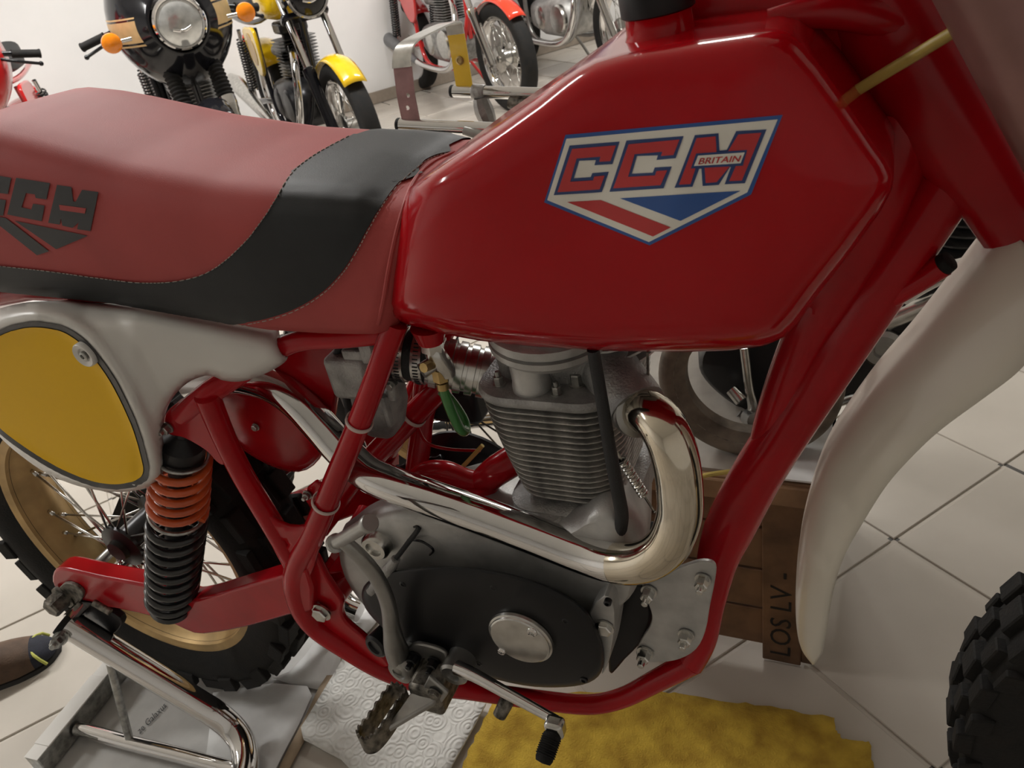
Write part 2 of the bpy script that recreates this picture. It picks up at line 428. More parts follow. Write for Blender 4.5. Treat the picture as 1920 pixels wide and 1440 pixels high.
# emblem
def zc(l, s, ox, oy): return [(ox+x/s, oy+y/s) for x, y in l]
Z3 = lambda l: zc(l, 3.692, 980, 180)
em = overlay('tank_emblem', Z3([(150,735),(298,268),(1800,130),(1582,680),(880,1032)]), TB, .0004, M['decal_blue'], TANK); em['label'] = 'blue, white and red shield sticker with big letters'
overlay('emblem_ground', Z3([(172,718),(306,294),(1766,160),(1556,664),(876,1008)]), TB, .0007, M['decal_white'], em)
LET_O = [[(218,682),(328,340),(675,312),(625,468),(500,475),(510,440),(395,445),(358,565),(475,557),(485,530),(600,520),(552,662)],
 [(605,660),(722,305),(1118,275),(1062,428),(930,440),(940,408),(795,412),(760,535),(905,527),(918,492),(1035,485),(980,635)],
 [(1055,632),(1195,268),(1358,255),(1365,375),(1415,370),(1480,240),(1690,228),(1540,600),(1400,608),(1443,490),(1438,487),(1360,612),(1248,620),(1240,500),(1225,500),(1178,625)]]
LET_R = [[(245,660),(347,362),(650,337),(612,445),(535,450),(543,415),(378,428),(333,588),(492,578),(500,552),(572,545),(537,640)],
 [(632,635),(738,330),(1090,298),(1048,405),(962,412),(972,382),(780,398),(735,555),(922,545),(932,515),(1005,510),(960,612)],
 [(1085,610),(1208,288),(1338,275),(1345,385),(1425,378),(1495,262),(1655,250),(1520,580),(1432,585),(1480,475),(1440,478),(1345,592),(1270,598),(1262,490),(1200,495),(1165,605)]]
for a, b in zip(LET_O, LET_R):
    overlay('letter_edge', Z3(a), TB, .0010, M['decal_navy'], em); overlay('letter', Z3(b), TB, .0013, M['decal_red'], em)
overlay('word_edge', Z3([(1168,497),(1205,393),(1557,368),(1527,477)]), TB, .0016, M['decal_navy'], em)
overlay('word_ground', Z3([(1190,479),(1219,407),(1541,384),(1512,459)]), TB, .0019, M['decal_white'], em)
overlay('stripe', Z3([(310,730),(545,717),(1028,905),(905,968)]), TB, .0010, M['decal_red'], em)
overlay('triangle', Z3([(678,705),(1510,652),(1095,860)]), TB, .0010, M['decal_blue'], em)
def word_on(name, body, quad, bvh, off, m, parent):
    vs, fs = text_tris(body, [(x, y, 0) for x, y in quad]); q = MB()
    P = [on_surface(bvh, v.x, v.y, off) for v in vs]
    q.add(P, fs); return q.build(name, m, parent)
word_on('word', 'BRITAIN', Z3([(1220,467),(1500,447),(1236,424)]), TB, .0022, M['decal_red'], em)
word_on('word', 'BRITAIN', Z3([(1223,466),(1503,446),(1239,423)]), TB, .0022, M['decal_red'], em)

# ---------------------------------------------------------------- seat
ST_T = [(-120,248),(-60,228),(0,214),(60,190),(110,172),(140,169),(180,173),(240,185),(400,222),(560,246),(680,254),(760,257),(815,262),(848,272)]
ST_B = [(-140,530),(0,547),(200,567),(400,602),(500,621),(600,630),(660,633),(700,634),(760,640)]
tp_ = [aty(x, y, .055) for x, y in ST_T]; bp_ = [aty(x, y, -.112) for x, y in ST_B]
zt_ = lambda x: interp([p.x for p in tp_], [p.z for p in tp_], x)
zb_ = lambda x: interp([p.x for p in bp_], [p.z for p in bp_], x)
FE = [aty(703,606,-.112), aty(722,540,-.116), aty(741,450,-.112), aty(765,380,-.102), aty(800,325,-.088), aty(852,285,-.03)]
def seat():
    mb = MB(); xl = .10; secs = []
    prof = [(0,-.01,0),(-.095,-.006,0),(-.110,.0,.0),(-.117,.004,.05),(-.118,0,.22),(-.1165,0,.42),(-.114,0,.6),(-.110,0,.76),(-.103,0,.88),(-.092,0,.955),(-.075,0,.99),(-.045,0,1.),(0,.002,1.)]
    prof = prof+[(-a, b, c) for a, b, c in reversed(prof[:-1])][:-1]
    zf0, zf1 = FE[0].z, FE[-1].z
    for i in range(61):
        s = i/60; ring = []
        for y, dz, t in prof:
            xf = interp([p.z for p in FE], [p.x for p in FE], lerp(zf0, zf1, t))
            x = lerp(xl, xf, s); b, tp = zb_(x), zt_(x)
            e = min(1, (1-s)/.02); e = sqrt(max(0, 1-(1-e)**2)); k = .93+.07*e
            tt = t
            ring.append(V((x, y*k*lerp(.95, 1, min(1, (1-s)/.25)), lerp(b, tp, tt)+dz)))
        secs.append(ring)
    mb.loft(secs); return mb
smb = seat(); SEAT = smb.build('seat', M['vinyl_red'], BIKE, angle=70); SB = smb.bvh()
band = spl2([(-60,490),(0,497),(100,508),(200,522),(270,529),(340,525),(400,505),(460,455),(510,390),(545,332),(580,301),(620,277),(664,254)], 5, False)
low = spl2([(846,287),(815,294),(785,312),(742,352),(702,410),(662,480),(638,514),(606,546),(560,575),(500,596),(440,606)], 5, False)
bandpoly = band+[(720,256),(770,258),(815,264),(842,274)]+low+[(400,614),(300,600),(200,588),(100,580),(0,574),(-60,570)]
BAND = overlay('black_panel', bandpoly, SB, .0018, M['vinyl_black'], SEAT, 9, mirror=True); BAND['label'] = 'black vinyl band sweeping over the red seat'
def seam(line, m, off, step=7, dash=True):
    q = MB(); L = []
    for a, b in zip(line[:-1], line[1:]):
        n = max(1, int(sqrt((a[0]-b[0])**2+(a[1]-b[1])**2)/step))
        L += [(lerp(a[0], b[0], k/n), lerp(a[1], b[1], k/n)) for k in range(n)]
    pts = [on_surface(SB, x, y, off) for x, y in L]
    pts = [p for p in pts if p is not None]
    if dash:
        for a, b in zip(pts[:-1:1], pts[1::1]): q.tube([a, lerp(a, b, .6)], .00045, 5)
    else: q.tube(pts, .0022, 8)
    return q
dm('thread', (.33, .29, .25), .8)
seam(band, M['thread'], .0022).build('stitching', M['thread'], SEAT)
seam([(x+2, y+3) for x, y in low[2:]], M['thread'], .0022).build('stitching', M['thread'], SEAT)
seam(spl2([(852,286),(810,306),(775,343),(748,420),(730,500),(718,570),(708,612)], 5, False), M['vinyl_red'], .000, dash=False).build('piping', M['vinyl_red'], SEAT)
Z1 = lambda l: zc(l, 3., 0, 0)
SC = [(95,1000),(285,1030),(265,1120),(205,1113),(200,1092),(150,1085),(125,1165),(180,1178),(190,1145),(255,1155),(238,1243),(45,1205)]
SM = [(275,1252),(325,1040),(405,1052),(416,1132),(430,1134),(466,1068),(557,1080),(512,1298),(438,1288),(446,1250),(412,1280),(355,1268),(346,1225),(340,1262)]
for pl in (SC, [(x-217, y-30) for x, y in SC], SM): overlay('seat_letter', Z1(pl), SB, .0009, M['print_black'], SEAT, 12)
overlay('letter_gap', Z1([(338,1150),(490,1170),(484,1200),(344,1180)]), SB, .0013, M['vinyl_red'], SEAT, 12)
overlay('seat_mark', Z1([(85,1240),(498,1325),(320,1400)]), SB, .0009, M['print_black'], SEAT, 12)
overlay('seat_mark', Z1([(-80,1203),(38,1226),(280,1412),(212,1434)]), SB, .0009, M['print_black'], SEAT, 12)

# ---------------------------------------------------------------- side number plate
PAN = spl2([(-70,690),(-60,630),(-20,590),(40,571),(110,566),(180,562),(260,572),(400,592)], 5, False)+[(470,604),(521,613)]+spl2([(523,640),(529,662),(538,670),(520,686),(480,705),(448,713),(420,711),(400,703),(380,703),(350,716),(322,744),(308,775),(303,810),(306,865),(300,893),(282,909),(250,918),(210,920),(150,910),(90,886),(40,852),(0,816),(-45,762)], 4, False)
OVAL = spl2([(-42,690),(-28,648),(0,626),(30,614),(64,609),(100,612),(132,623),(168,652),(212,712),(250,790),(270,856),(273,884),(258,898),(220,905),(170,897),(110,872),(50,835),(0,795),(-30,752)], 5, True)
def panel():
    vs, fs = fill2(PAN, 8); mb = MB()
    P = []
    for x, y in vs:
        d = dpoly((x, y), PAN); t = max(0, min(1, (x-250)/280)); base = lerp(-.150, -.118, t)
        do = dpoly((x, y), OVAL)*(-1 if inside((x, y), OVAL) else 1)
        rim = .007*exp(-((do-14)/13.)**2)
        dish = .010*max(0, min(1, (do-22)/50.)) if do > 0 else 0
        tuck = .05*exp(-max(0, y-interp([60, 110, 260, 400, 521], [560, 562, 572, 592, 613], x))/20.)*max(0, min(1, (x-70)/90.))
        P.append(aty(x, y, base-rim+dish+.014*exp(-d/8.)+tuck))
    mb.add(P, fs); return mb
pmb = panel(); PANEL = pmb.build('number_plate', M['white_plastic'], BIKE, angle=80, solidify=.003); PB = pmb.bvh(); PANEL['label'] = 'white plastic side panel'
def grow(poly, k):
    out = []; n = len(poly)
    for i in range(n):
        a, b, c = poly[i-1], poly[i], poly[(i+1) % n]; dx, dy = c[0]-a[0], c[1]-a[1]; L = sqrt(dx*dx+dy*dy)+1e-9
        out.append((b[0]+dy/L*k, b[1]-dx/L*k))
    return out
g1 = grow(OVAL, 9)
if dpoly(g1[0], OVAL) and inside(g1[0], OVAL): g1 = grow(OVAL, -9)
overlay('black_border', g1, PB, .0030, M['print_black'], PANEL, 7)
overlay('yellow_oval', OVAL, PB, .0037, M['yellow_card'], PANEL, 8)['label'] = 'yellow oval number background'
sp = on_surface(PB, 170, 658, .004)+V((0, -.005, 0)); nY = V((0, -1, 0))
MB().lathe(sp, nY, [(wpx(25, sp), -.014), (wpx(25, sp), .0), (wpx(23, sp), .0015), (wpx(14, sp), -.0002), (wpx(12, sp), -.002), (.0003, -.002)], 30).build('screw_boss', M['white_plastic'], PANEL)
sp2 = sp+V((.0005, .0018, -.0005))
sc_ = MB().lathe(sp2, nY, [(wpx(9, sp), 0), (wpx(9, sp), .003), (wpx(6, sp), .0042), (wpx(5, sp), .0042), (wpx(4, sp), .002), (.0003, .002)], 20).build('screw', M['zinc'], PANEL)
# ---------------------------------------------------------------- frame
def pt(name, pts, wd, m, parent, sm=5, n=14, **kw):
    P = P3(pts); r = [wpx(k, p)/2 for k, p in zip(wd, P)] if isinstance(wd, (list, tuple)) else wpx(wd, P[len(P)//2])/2
    if isinstance(r, list) and not sm: pass
    return MB().tube(P, r if isinstance(r, list) else [r]*len(P), n, smooth=sm).build(name, M[m], parent, **kw)
def plate(name, px, Y, th, m, parent, bevel=.0012, holes=None, h=None):
    """flat plate whose outer face lies at lateral position Y"""
    P = [aty(x, y, Y) for x, y in px]
    return MB().prism(P, (0, th, 0)).build(name, M[m], parent, bevel=bevel, angle=40)
def bolt(x, y, Y, wd, parent, m='zinc', stud=True, d=V((0, -1, 0)), name='bolt', rot=.3, tall=.55, off=None):
    p = off if off is not None else aty(x, y, Y); r = wpx(wd, p)/2; d = V(d).normalized(); q = MB()
    u = d.orthogonal().normalized(); w_ = d.cross(u)
    q.lathe(p, d, [(r*1.25, 0), (r*1.25, r*.25), (r*1.1, r*.27)], 20)
    hx = lambda k, h: [p+d*h+(u*cos(rot+i*pi/3)+w_*sin(rot+i*pi/3))*r*k for i in range(6)]
    q.loft([hx(1, r*.25), hx(1, r*(.25+tall*1.4)), hx(.86, r*(.35+tall*1.5))])
    if stud: q.lathe(p, d, [(r*.5, r*.8), (r*.5, r*(.9+tall*1.9)), (r*.4, r*(1.+tall*1.9))], 12)
    return q.build(name, M[m], parent, angle=30)
FR = empty('frame', (.75, 0, .6), BIKE)
CRA = [(742,606,-.085),(722,660,-.092),(699,725,-.096),(664,815,-.10),(627,905,-.104),(588,1000,-.107),(556,1068,-.108),(562,1125,-.108),(592,1172,-.106),(650,1213,-.104),(720,1254,-.10),(800,1283,-.095),(880,1294,-.09),(1000,1311,-.08),(1100,1321,-.07),(1165,1309,-.06),(1230,1277,-.05),(1300,1240,-.045)]
pt('cradle_tube', CRA, [46,46,46,45,45,46,48,48,46,44,42,38,36,36,37,38,42,48], 'red_frame', FR, 5, 18)
cr = P3(CRA); far = [V((p.x, -p.y, p.z)) for p in cr]
MB().tube(far, .0155, 14, smooth=5).build('cradle_tube', M['red_frame'], FR)
pt('seat_rail', [(735,625,-.08),(640,634,-.082),(560,640,-.084),(500,668,-.086),(440,706,-.094),(388,740,-.112),(340,778,-.118)], [40,40,40,42,44,46,40], 'red_frame', FR, 5, 16)
pt('rear_stay', [(388,742,-.118),(418,815,-.114),(455,890,-.11),(500,965,-.108),(545,1040,-.107)], [48,44,42,42,42], 'red_frame', FR, 4, 16)
for nm, l in (('seat_rail', [(735,625,-.085),(560,640,-.10),(440,706,-.108),(345,772,-.11)]), ('rear_stay', [(388,742,-.11),(545,1040,-.107)])):
    MB().tube([V((p.x, -p.y, p.z)) for p in P3(l)], .014, 12, smooth=3 if len(l) > 2 else 0).build(nm, M['red_frame'], FR)
# shock mount gusset and rear gusset
plate('shock_bracket', spl2([(310,775),(332,757),(365,752),(392,775),(415,840),(420,872),(405,866),(385,845),(345,822),(318,816),(306,800)], 3), -.122, .016, 'red_frame', FR, .003)
bolt(316, 801, -.123, 19, FR, 'zinc', tall=.8)
def gusset():
    o_ = spl2([(470,920),(505,965),(540,985),(575,985),(583,972),(600,1000),(590,1060),(565,1110),(550,1090),(520,1035),(490,975)], 2)
    q = MB(); vs, fs = fill2(o_, 9); c = (530, 1018)
    fs = [f for f in fs if sqrt(((sum(vs[i][0] for i in f)/3-c[0])*.8)**2+(sum(vs[i][1] for i in f)/3-c[1])**2) > 9]
    q.add([aty(x, y, -.112) for x, y in vs], fs); return q.build('gusset', M['red_frame'], FR, solidify=.006)
gusset()
plate('pivot_plate', spl2([(585,1040),(612,1085),(628,1110),(641,1130),(640,1150),(650,1170),(690,1205),(730,1250),(690,1245),(630,1205),(590,1172),(570,1140),(568,1090)], 3), -.106, .010, 'red_frame', FR, .003)
bolt(604, 1146, -.112, 33, FR, 'nickel', stud=False, name='pivot_nut', tall=.35)
MB().lathe(aty(604, 1146, -.112)+V((0, -.0075, 0)), (0, -1, 0), [(.0045, 0), (.0045, .002), (.002, .0022), (.0015, .0005)], 12).build('pivot_bolt', M['steel'], FR)
# cross tubes and far side tubes seen through the frame
MB().cyl(aty(640,1050,-.02), aty(690,960,.06), .017, 16).build('cross_tube', M['red_frame'], FR)
pt('far_stay', [(830,722,.045),(805,748,.035),(750,805,.02),(690,868,.01),(640,935,.0),(600,990,-.01)], 44, 'red_frame', FR, 3, 16)
pt('far_stay', [(812,670,.05),(800,735,.05),(792,790,.055),(785,850,.055),(778,905,.05)], [60,52,42,44,40], 'red_frame', FR, 3, 16)
pt('inner_tube', [(712,972,.02),(665,1030,.01),(618,1095,.0),(600,1120,-.01)], 60, 'red_frame', FR, 3, 16)
plate('lug', [(605,1078),(640,1072),(648,1082),(630,1092),(606,1095)], -.07, .004, 'red_frame', FR)
pt('engine_mount', [(770,912,-.03),(800,893,-.032),(835,888,-.033),(870,900,-.03),(900,905,-.025),(935,880,-.02),(985,850,-.0)], [44,56,50,46,52,60,60], 'red_frame', FR, 4, 16)
pt('engine_mount', [(900,905,-.03),(905,935,-.03),(900,965,-.03)], [60,70,50], 'red_frame', FR, 3, 12)
# down tube, head stock
DT = [(1850,225,0),(1790,322,0),(1761,369,0),(1663,519,0),(1570,660,0),(1476,800,0),(1418,892,0),(1370,985,-.005),(1345,1050,-.015),(1330,1130,-.03),(1318,1200,-.04),(1296,1243,-.045)]
pt('down_tube', DT, [110,110,110,104,98,95,94,92,76,58,50,48], 'red_frame', FR, 6, 24)
pt('head_gusset', [(1552,560,.0),(1508,640,.0),(1468,740,.0),(1440,815,.0),(1425,850,0)], [95,86,76,62,40], 'red_frame', FR, 4, 18)
pt('head_gusset', [(1690,200,.0),(1650,330,.0),(1600,460,.0),(1540,590,.0)], [150,150,130,90], 'red_frame', FR, 3, 18)
pt('breather_stub', [(1672,556,-.01),(1720,528,-.012),(1768,497,-.016)], 44, 'red_frame', FR, 3, 16)
e = aty(1768,497,-.016); MB().lathe(e, e-aty(1720,528,-.012), [(wpx(20,e), -.004), (wpx(21,e), .001), (wpx(19,e), .006), (.001, .007)], 18).build('rubber_plug', M['rubber'], FR)
ha, hb = aty(1950, 452, 0), aty(1600, -85, 0); hd = (hb-ha).normalized()
MB().lathe(ha, hd, [(.028, -.012), (.034, -.006), (.0345, .01), (.031, .016), (.032, .05), (.038, .09), (.040, .16), (.038, .22), (.036, .30)], 32).build('head_tube', M['red_frame'], FR)
pt('backbone', [(1700,60,0),(1560,20,.0),(1400,8,.0),(1200,40,.0)], [160,150,120,110], 'red_frame', FR, 4, 20)
pt('head_brace', [(1740,60,-.02),(1640,30,-.032),(1540,22,-.04),(1440,40,-.045)], [70,70,60,44], 'red_frame', FR, 3, 14)
MB().tube(P3([(1590,180,-.052),(1660,137,-.060),(1720,101,-.066),(1795,56,-.075),(1850,30,-.08)]), .0036, 10, smooth=4).build('control_cable', M['yellow_tube'], BIKE)
for x, y, Y, k, wd in ((674,790,-.0985,(1,.38),48),(611,942,-.1055,(1,.42),49),(776,778,.025,(.7,-.72),47)):
    c = aty(x, y, Y); d = (aty(x-40*k[1]*1, y+40, Y)-c) if Y < 0 else (aty(x-40, y+42, Y-.006)-c)
    q = MB(); R = wpx(wd, c)/2+.0009; dd = d.normalized()
    u = dd.orthogonal().normalized(); w_ = dd.cross(u); n = 30
    q.loft([[c+dd*h+(u*cos(2*pi*j/n)+w_*sin(2*pi*j/n))*rr for j in range(n)] for h, rr in ((-.0022, R-.0008), (-.002, R+.0006), (.002, R+.0006), (.0022, R-.0008))], True, False)
    q.build('cable_tie', M['zip_tie'], FR)

# ---------------------------------------------------------------- swingarm
SW = [(97,1090),(99,1073),(108,1067),(127,1068),(187,1082),(273,1098),(318,1110),(345,1124),(362,1126),(400,1117),(450,1102),(527,1080),(575,1070),(585,1145),(543,1154),(460,1177),(383,1190),(350,1183),(300,1161),(217,1142),(157,1133),(128,1120),(107,1107)]
o_ = plate('swingarm', spl2(SW, 2), -.118, .030, 'red_frame', BIKE, .004); SWA = o_
MB().prism([V((p.x, .088, p.z)) for p in [aty(x, y, -.118) for x, y in SW]], (0, .03, 0)).build('far_arm', M['red_frame'], SWA, bevel=.004)
MB().cyl((aty(600,1140,-.10)), V((aty(600,1140,-.10).x, .10, aty(600,1140,-.10).z)), .022, 18).build('pivot_tube', M['red_frame'], SWA)
a = aty(121, 1116, -.12)
MB().cyl(a, (a.x, .13, a.z), .009, 16).build('axle', M['steel'], SWA)
bolt(121, 1118, -.122, 40, SWA, 'steel_dirty', stud=False, name='axle_nut', tall=.9, rot=.1)
plate('axle_adjuster', spl2([(118,1095),(140,1098),(155,1112),(150,1128),(132,1136),(112,1132),(104,1118)], 3), -.124, .006, 'steel_dirty', SWA)
q = MB(); q.cyl(aty(176,1130,-.13), aty(207,1148,-.13), wpx(6.5, aty(190,1140,-.13)), 12); q.build('adjuster_bolt', M['steel_dirty'], SWA)
plate('axle_clamp', spl2([(140,1128),(180,1135),(225,1160),(222,1180),(205,1190),(180,1172),(150,1165),(138,1145)], 3), -.122, .012, 'black_metal', SWA)
bolt(152, 1152, -.125, 14, SWA, 'steel_dirty', name='clamp_screw')
bolt(302, 1149, -.120, 18, SWA, 'steel_dirty', d=V((0, -.2, -1)), name='shock_bolt')
plate('chain_lug', [(575,915),(590,903),(605,912),(602,948),(585,955),(572,940)], -.09, .006, 'red_frame', SWA, .002)
bolt(577, 927, -.092, 16, SWA, 'zinc')

# ---------------------------------------------------------------- shock absorber
def shock(my):
    A = aty(341, 848, -.108); B = aty(320, 1142, -.116)
    f_ = lambda p: V((p.x, p.y*my, p.z))
    A, B = f_(A), f_(B); d = (B-A).normalized(); L = (B-A).length
    root = empty('shock_absorber', A, BIKE)
    q = MB(); q.lathe(A, d, [(.012, -.035), (.016, -.03), (.026, -.02), (.0265, .006), (.024, .008)], 26); q.build('top_cap', M['black_paint'], root)
    q = MB(); q.lathe(A, d, [(.014, 0), (.014, L*.5), (.008, L*.52), (.008, L)], 16); q.build('damper', M['black_metal'], root)
    R = wpx(45, aty(330, 960, -.112))
    def helix(h0, h1, turns, R0, R1, rr, m, nm):
        u = d.orthogonal().normalized(); w_ = d.cross(u); n = int(turns*22); pts = []
        for i in range(n+1):
            t = i/n; ang = 2*pi*turns*t; k = lerp(R0, R1, t); pts.append(A+d*lerp(h0, h1, t)+(u*cos(ang)+w_*sin(ang))*k)
        q = MB(); q.tube(pts, rr, 8); q.build(nm, M[m], root, angle=60)
    helix(.004, L*.315, 5.6, R*1.0, R*1.10, .0052, 'spring_orange', 'spring')
    q = MB(); q.torus(A+d*(L*.33), d, R*1.10, .0028, 36, 8); q.build('spring_ring', M['zinc'], root)
    q = MB(); q.torus(A+d*(.002), d, R*.98, .0022, 36, 8); q.build('spring_ring', M['zinc'], root)
    helix(L*.345, L*.94, 9.5, R*1.10, R*1.02, .0055, 'spring_black', 'spring')
    q = MB(); q.lathe(A, d, [(R*.5, L*.93), (R*1.0, L*.94), (R*.98, L*.975), (R*.7, L*1.0), (.010, L*1.02)], 26); q.build('spring_seat', M['black_paint'], root)
    q = MB(); q.cyl(A-d*.03, A-d*.055, .012, 12); q.build('top_eye', M['black_metal'], root)
shock(1); shock(-1)

# ---------------------------------------------------------------- wheels
def wheel(name, c, rr, rt, wt, parent, rimm='gold_rim', knob=True, nsp=36, npitch=40, hubm='black_metal', axis=V((0, 1, 0)), tyrem='rubber', brk=None, rw=.045, spm='nickel', kn=1., ring=False, hubr=.04, rd=1.):
    c = V(c); W = empty(name, c, parent); ax = axis.normalized(); e1 = ax.cross(V((0, 0, 1))).normalized(); e2 = e1.cross(ax)
    def cyl3(r, a, y): return c+(e1*cos(a)+e2*sin(a))*r+ax*y
    def rev(prof, n, nm, m, par, cap=False, angle=40):
        q = MB(); q.loft([[cyl3(r, 2*pi*j/n, y) for r, y in prof] for j in range(n)], True, False, True); return q.build(nm, M[m], par, angle=angle)
    rev([(rr+(k_-rr)*rd, y_) for k_, y_ in [(rr, -rw), (rr-.004, -rw+.002), (rr-.012, -rw+.004), (rr-.017, -rw*.55), (rr-.026, -rw*.35), (rr-.028, 0), (rr-.026, rw*.35), (rr-.017, rw*.55), (rr-.012, rw-.004), (rr-.004, rw-.002), (rr, rw), (rr+.002, rw), (rr+.002, rw-.004), (rr-.010, rw*.8), (rr-.018, rw*.3), (rr-.018, -rw*.3), (rr-.010, -rw*.8), (rr+.002, -rw+.004), (rr+.002, -rw)]], 72, 'rim', rimm, W)
    h = rt-rr
    tp = [(rr-.006, -rw+.004), (rr+.002, -rw-.001), (rr+h*.2, -wt*.92), (rr+h*.42, -wt), (rr+h*.62, -wt*.99), (rr+h*.78, -wt*.9), (rr+h*.85, -wt*.72), (rr+h*.87, -wt*.4), (rr+h*.88, 0)]
    tp = tp+[(r, -y) for r, y in reversed(tp[:-1])]+[(rr-.014, rw-.01), (rr-.014, -rw+.01)]
    if not knob: tp = [(lerp(r, r+h*.12*(1-(abs(y)/wt)**3), 1) if r > rr+h*.6 else r, y) for r, y in tp]
    T = rev(tp, 72, 'tyre', tyrem, W, angle=50)
    if knob:
        q = MB()
        def kb(a, y, da, dy, h0, h1, lean=0):
            vs = []
            for r, s, hh in ((h0, 1.08, 0), (h1, .92, 1)):
                for sa, sy in ((-1, -1), (1, -1), (1, 1), (-1, 1)):
                    vs.append(cyl3(r, a+sa*da*s/2, y+sy*dy*s/2+lean*hh))
            q.add(vs, [(0,1,2,3),(7,6,5,4),(0,4,5,1),(1,5,6,2),(2,6,7,3),(3,7,4,0)])
        for i in range(npitch):
            a = 2*pi*i/npitch; p_ = 2*pi/npitch
            if i % 2 == 0:
                kb(a, 0, p_*.85, wt*.62, rt-h*.16, rt, 0)
                kb(a, -wt*.72, p_*.85, wt*.46, rt-h*.28, rt-h*.05, -.004); kb(a, wt*.72, p_*.85, wt*.46, rt-h*.28, rt-h*.05, .004)
            else:
                kb(a, -wt*.42, p_*.8, wt*.42, rt-h*.18, rt-h*.01, 0); kb(a, wt*.42, p_*.8, wt*.42, rt-h*.18, rt-h*.01, 0)
                kb(a, -wt*.94, p_*.7, wt*.22, rt-h*.42, rt-h*.12, -.005); kb(a, wt*.94, p_*.7, wt*.22, rt-h*.42, rt-h*.12, .005)
        q.build('tread', M[tyrem], T, smooth=False, bevel=.0015, seg=1)
    elif ring:
        q = MB()
        for i in range(npitch):
            a = 2*pi*i/npitch
            for s in (-1, 1):
                vs = []
                for t in range(4):
                    y = s*wt*lerp(.1, .9, t/3); r = rt-h*.02-h*.16*(t/3)**3; aa = a+t*.035
                    vs += [cyl3(r, aa, y), cyl3(r, aa+.035, y), cyl3(r-.006, aa, y), cyl3(r-.006, aa+.035, y)]
                fs = []
                for t in range(3):
                    k = t*4; fs += [(k, k+1, k+5, k+4), (k+1, k+3, k+7, k+5), (k+2, k, k+4, k+6)]
                fs += [(0, 2, 3, 1), (12, 13, 15, 14)]
                q.add(vs, fs)
        q.build('tread', M[tyrem], T, smooth=False)
    # hub and spokes
    if nsp or hubr > .03: q = MB(); q.lathe(c-ax*.055, ax, [(.018, 0), (.020, .008), (hubr, .012), (hubr, .018), (hubr*.62, .024), (hubr*.6, .086), (hubr, .092), (hubr, .098), (.02, .102), (.018, .11)], 26); q.build('hub', M[hubm], W)
    if nsp:
        R0, y0, R1 = hubr*.93, .038, rr-.024
        for side in (-1, 1):
            for lean in (-1, 1):
                a0, b0 = cyl3(R0, 0, side*y0)-c, cyl3(R1, lean*.38, side*rw*.12)-c
                t = MB(); t.tube([a0, b0], .0021, 6); dd = (b0-a0).normalized(); t.tube([b0-dd*.018, b0], .0034, 6)
                me = bpy.data.meshes.new('spoke'); me.from_pydata([tuple((XF[0].to_3x3() if XF[0] else Matrix.Identity(3)) @ v) for v in t.v], [], t.f); me.shade_smooth(); me.materials.append(M[spm])
                axw = (XF[0].to_3x3() @ ax) if XF[0] else ax
                for k in range(nsp//4):
                    o = bpy.data.objects.new('spoke', me); COL.objects.link(o)
                    ang = 2*pi*(k+(.25 if lean > 0 else 0)+(.12 if side > 0 else 0))/(nsp//4)
                    o.rotation_mode = 'QUATERNION'; o.rotation_quaternion = Matrix.Rotation(-ang, 3, axw).to_quaternion()
                    o.location = (XF[0] @ c) if XF[0] else c; setp(o, W)
    return W
wheel('rear_wheel', (0, 0, .368), .243, .331, .060, BIKE, npitch=36)
FW = wheel('front_wheel', (1.53, 0, .345), .277, .350, .046, BIKE, npitch=56)

# ---------------------------------------------------------------- exhaust
EX = [(1192,764,-.066),(1222,779,-.084),(1248,808,-.098),(1266,858,-.105),(1274,915,-.108),(1273,970,-.110),(1252,1022,-.114),(1210,1052,-.114),(1155,1056,-.108),(1090,1037,-.098),(1000,1003,-.092),(900,966,-.088),(800,931,-.086),(730,906,-.083),(685,884,-.078),(640,843,-.070),(600,798,-.062),(560,756,-.056),(520,727,-.052),(470,709,-.050),(420,706,-.048),(360,720,-.045)]
pe = P3(EX)
sm_ = spline(pe, 7); cutk = 8*7
PIPE = MB().tube(sm_[cutk:], .020, 24).build('exhaust_pipe', M['chrome'], BIKE, angle=60)
MB().tube(sm_[:cutk+1], .020, 24).build('header_bend', M['chrome_brown'], PIPE, angle=60); PIPE['label'] = 'chromed exhaust header pipe'
pd = (pe[1]-pe[0]).normalized()
MB().lathe(pe[0]+pd*.004, pd, [(.020, -.004), (.025, -.003), (.0258, .002), (.025, .006), (.0205, .008)], 30).build('pipe_collar', M['steel'], PIPE)
# brown tail bend of the stain is in the metal near the head
# ---------------------------------------------------------------- engine
ENG = empty('engine', (.79, 0, .5), BIKE)
CX = .806
def rrect(cx, cy, hx, hy, r, z, n=7):
    o = []
    for qx, qy, a0 in ((1, 1, 0), (-1, 1, pi/2), (-1, -1, pi), (1, -1, 3*pi/2)):
        for k in range(n): a = a0+pi/2*k/(n-1); o.append(V((cx+qx*(hx-r)+cos(a)*r, cy+qy*(hy-r)+sin(a)*r, z)))
    return o
BAR = empty('cylinder_barrel', (CX, 0, .69), ENG)
q = MB(); q.lathe((CX, 0, .60), (0, 0, 1), [(.05, 0), (.05, .03), (.047, .04), (.050, .16)], 32); q.build('cylinder_sleeve', M['alu_fin'], BAR)
NF = 16
for i in range(NF):
    t = i/(NF-1); z = lerp(.744, .628, t); hx = lerp(.070, .057, t**1.3); hy = lerp(.084, .068, t**1.3); k = .0011
    q = MB(); q.loft([rrect(CX, 0, hx-.001, hy-.001, .036, z-k), rrect(CX, 0, hx, hy, .037, z-k*.5), rrect(CX, 0, hx, hy, .037, z+k*.5), rrect(CX, 0, hx-.001, hy-.001, .036, z+k)]); q.build('cooling_fin', M['alu_fin'], BAR, angle=30)
HEADP = empty('cylinder_head', (CX, 0, .78), ENG)
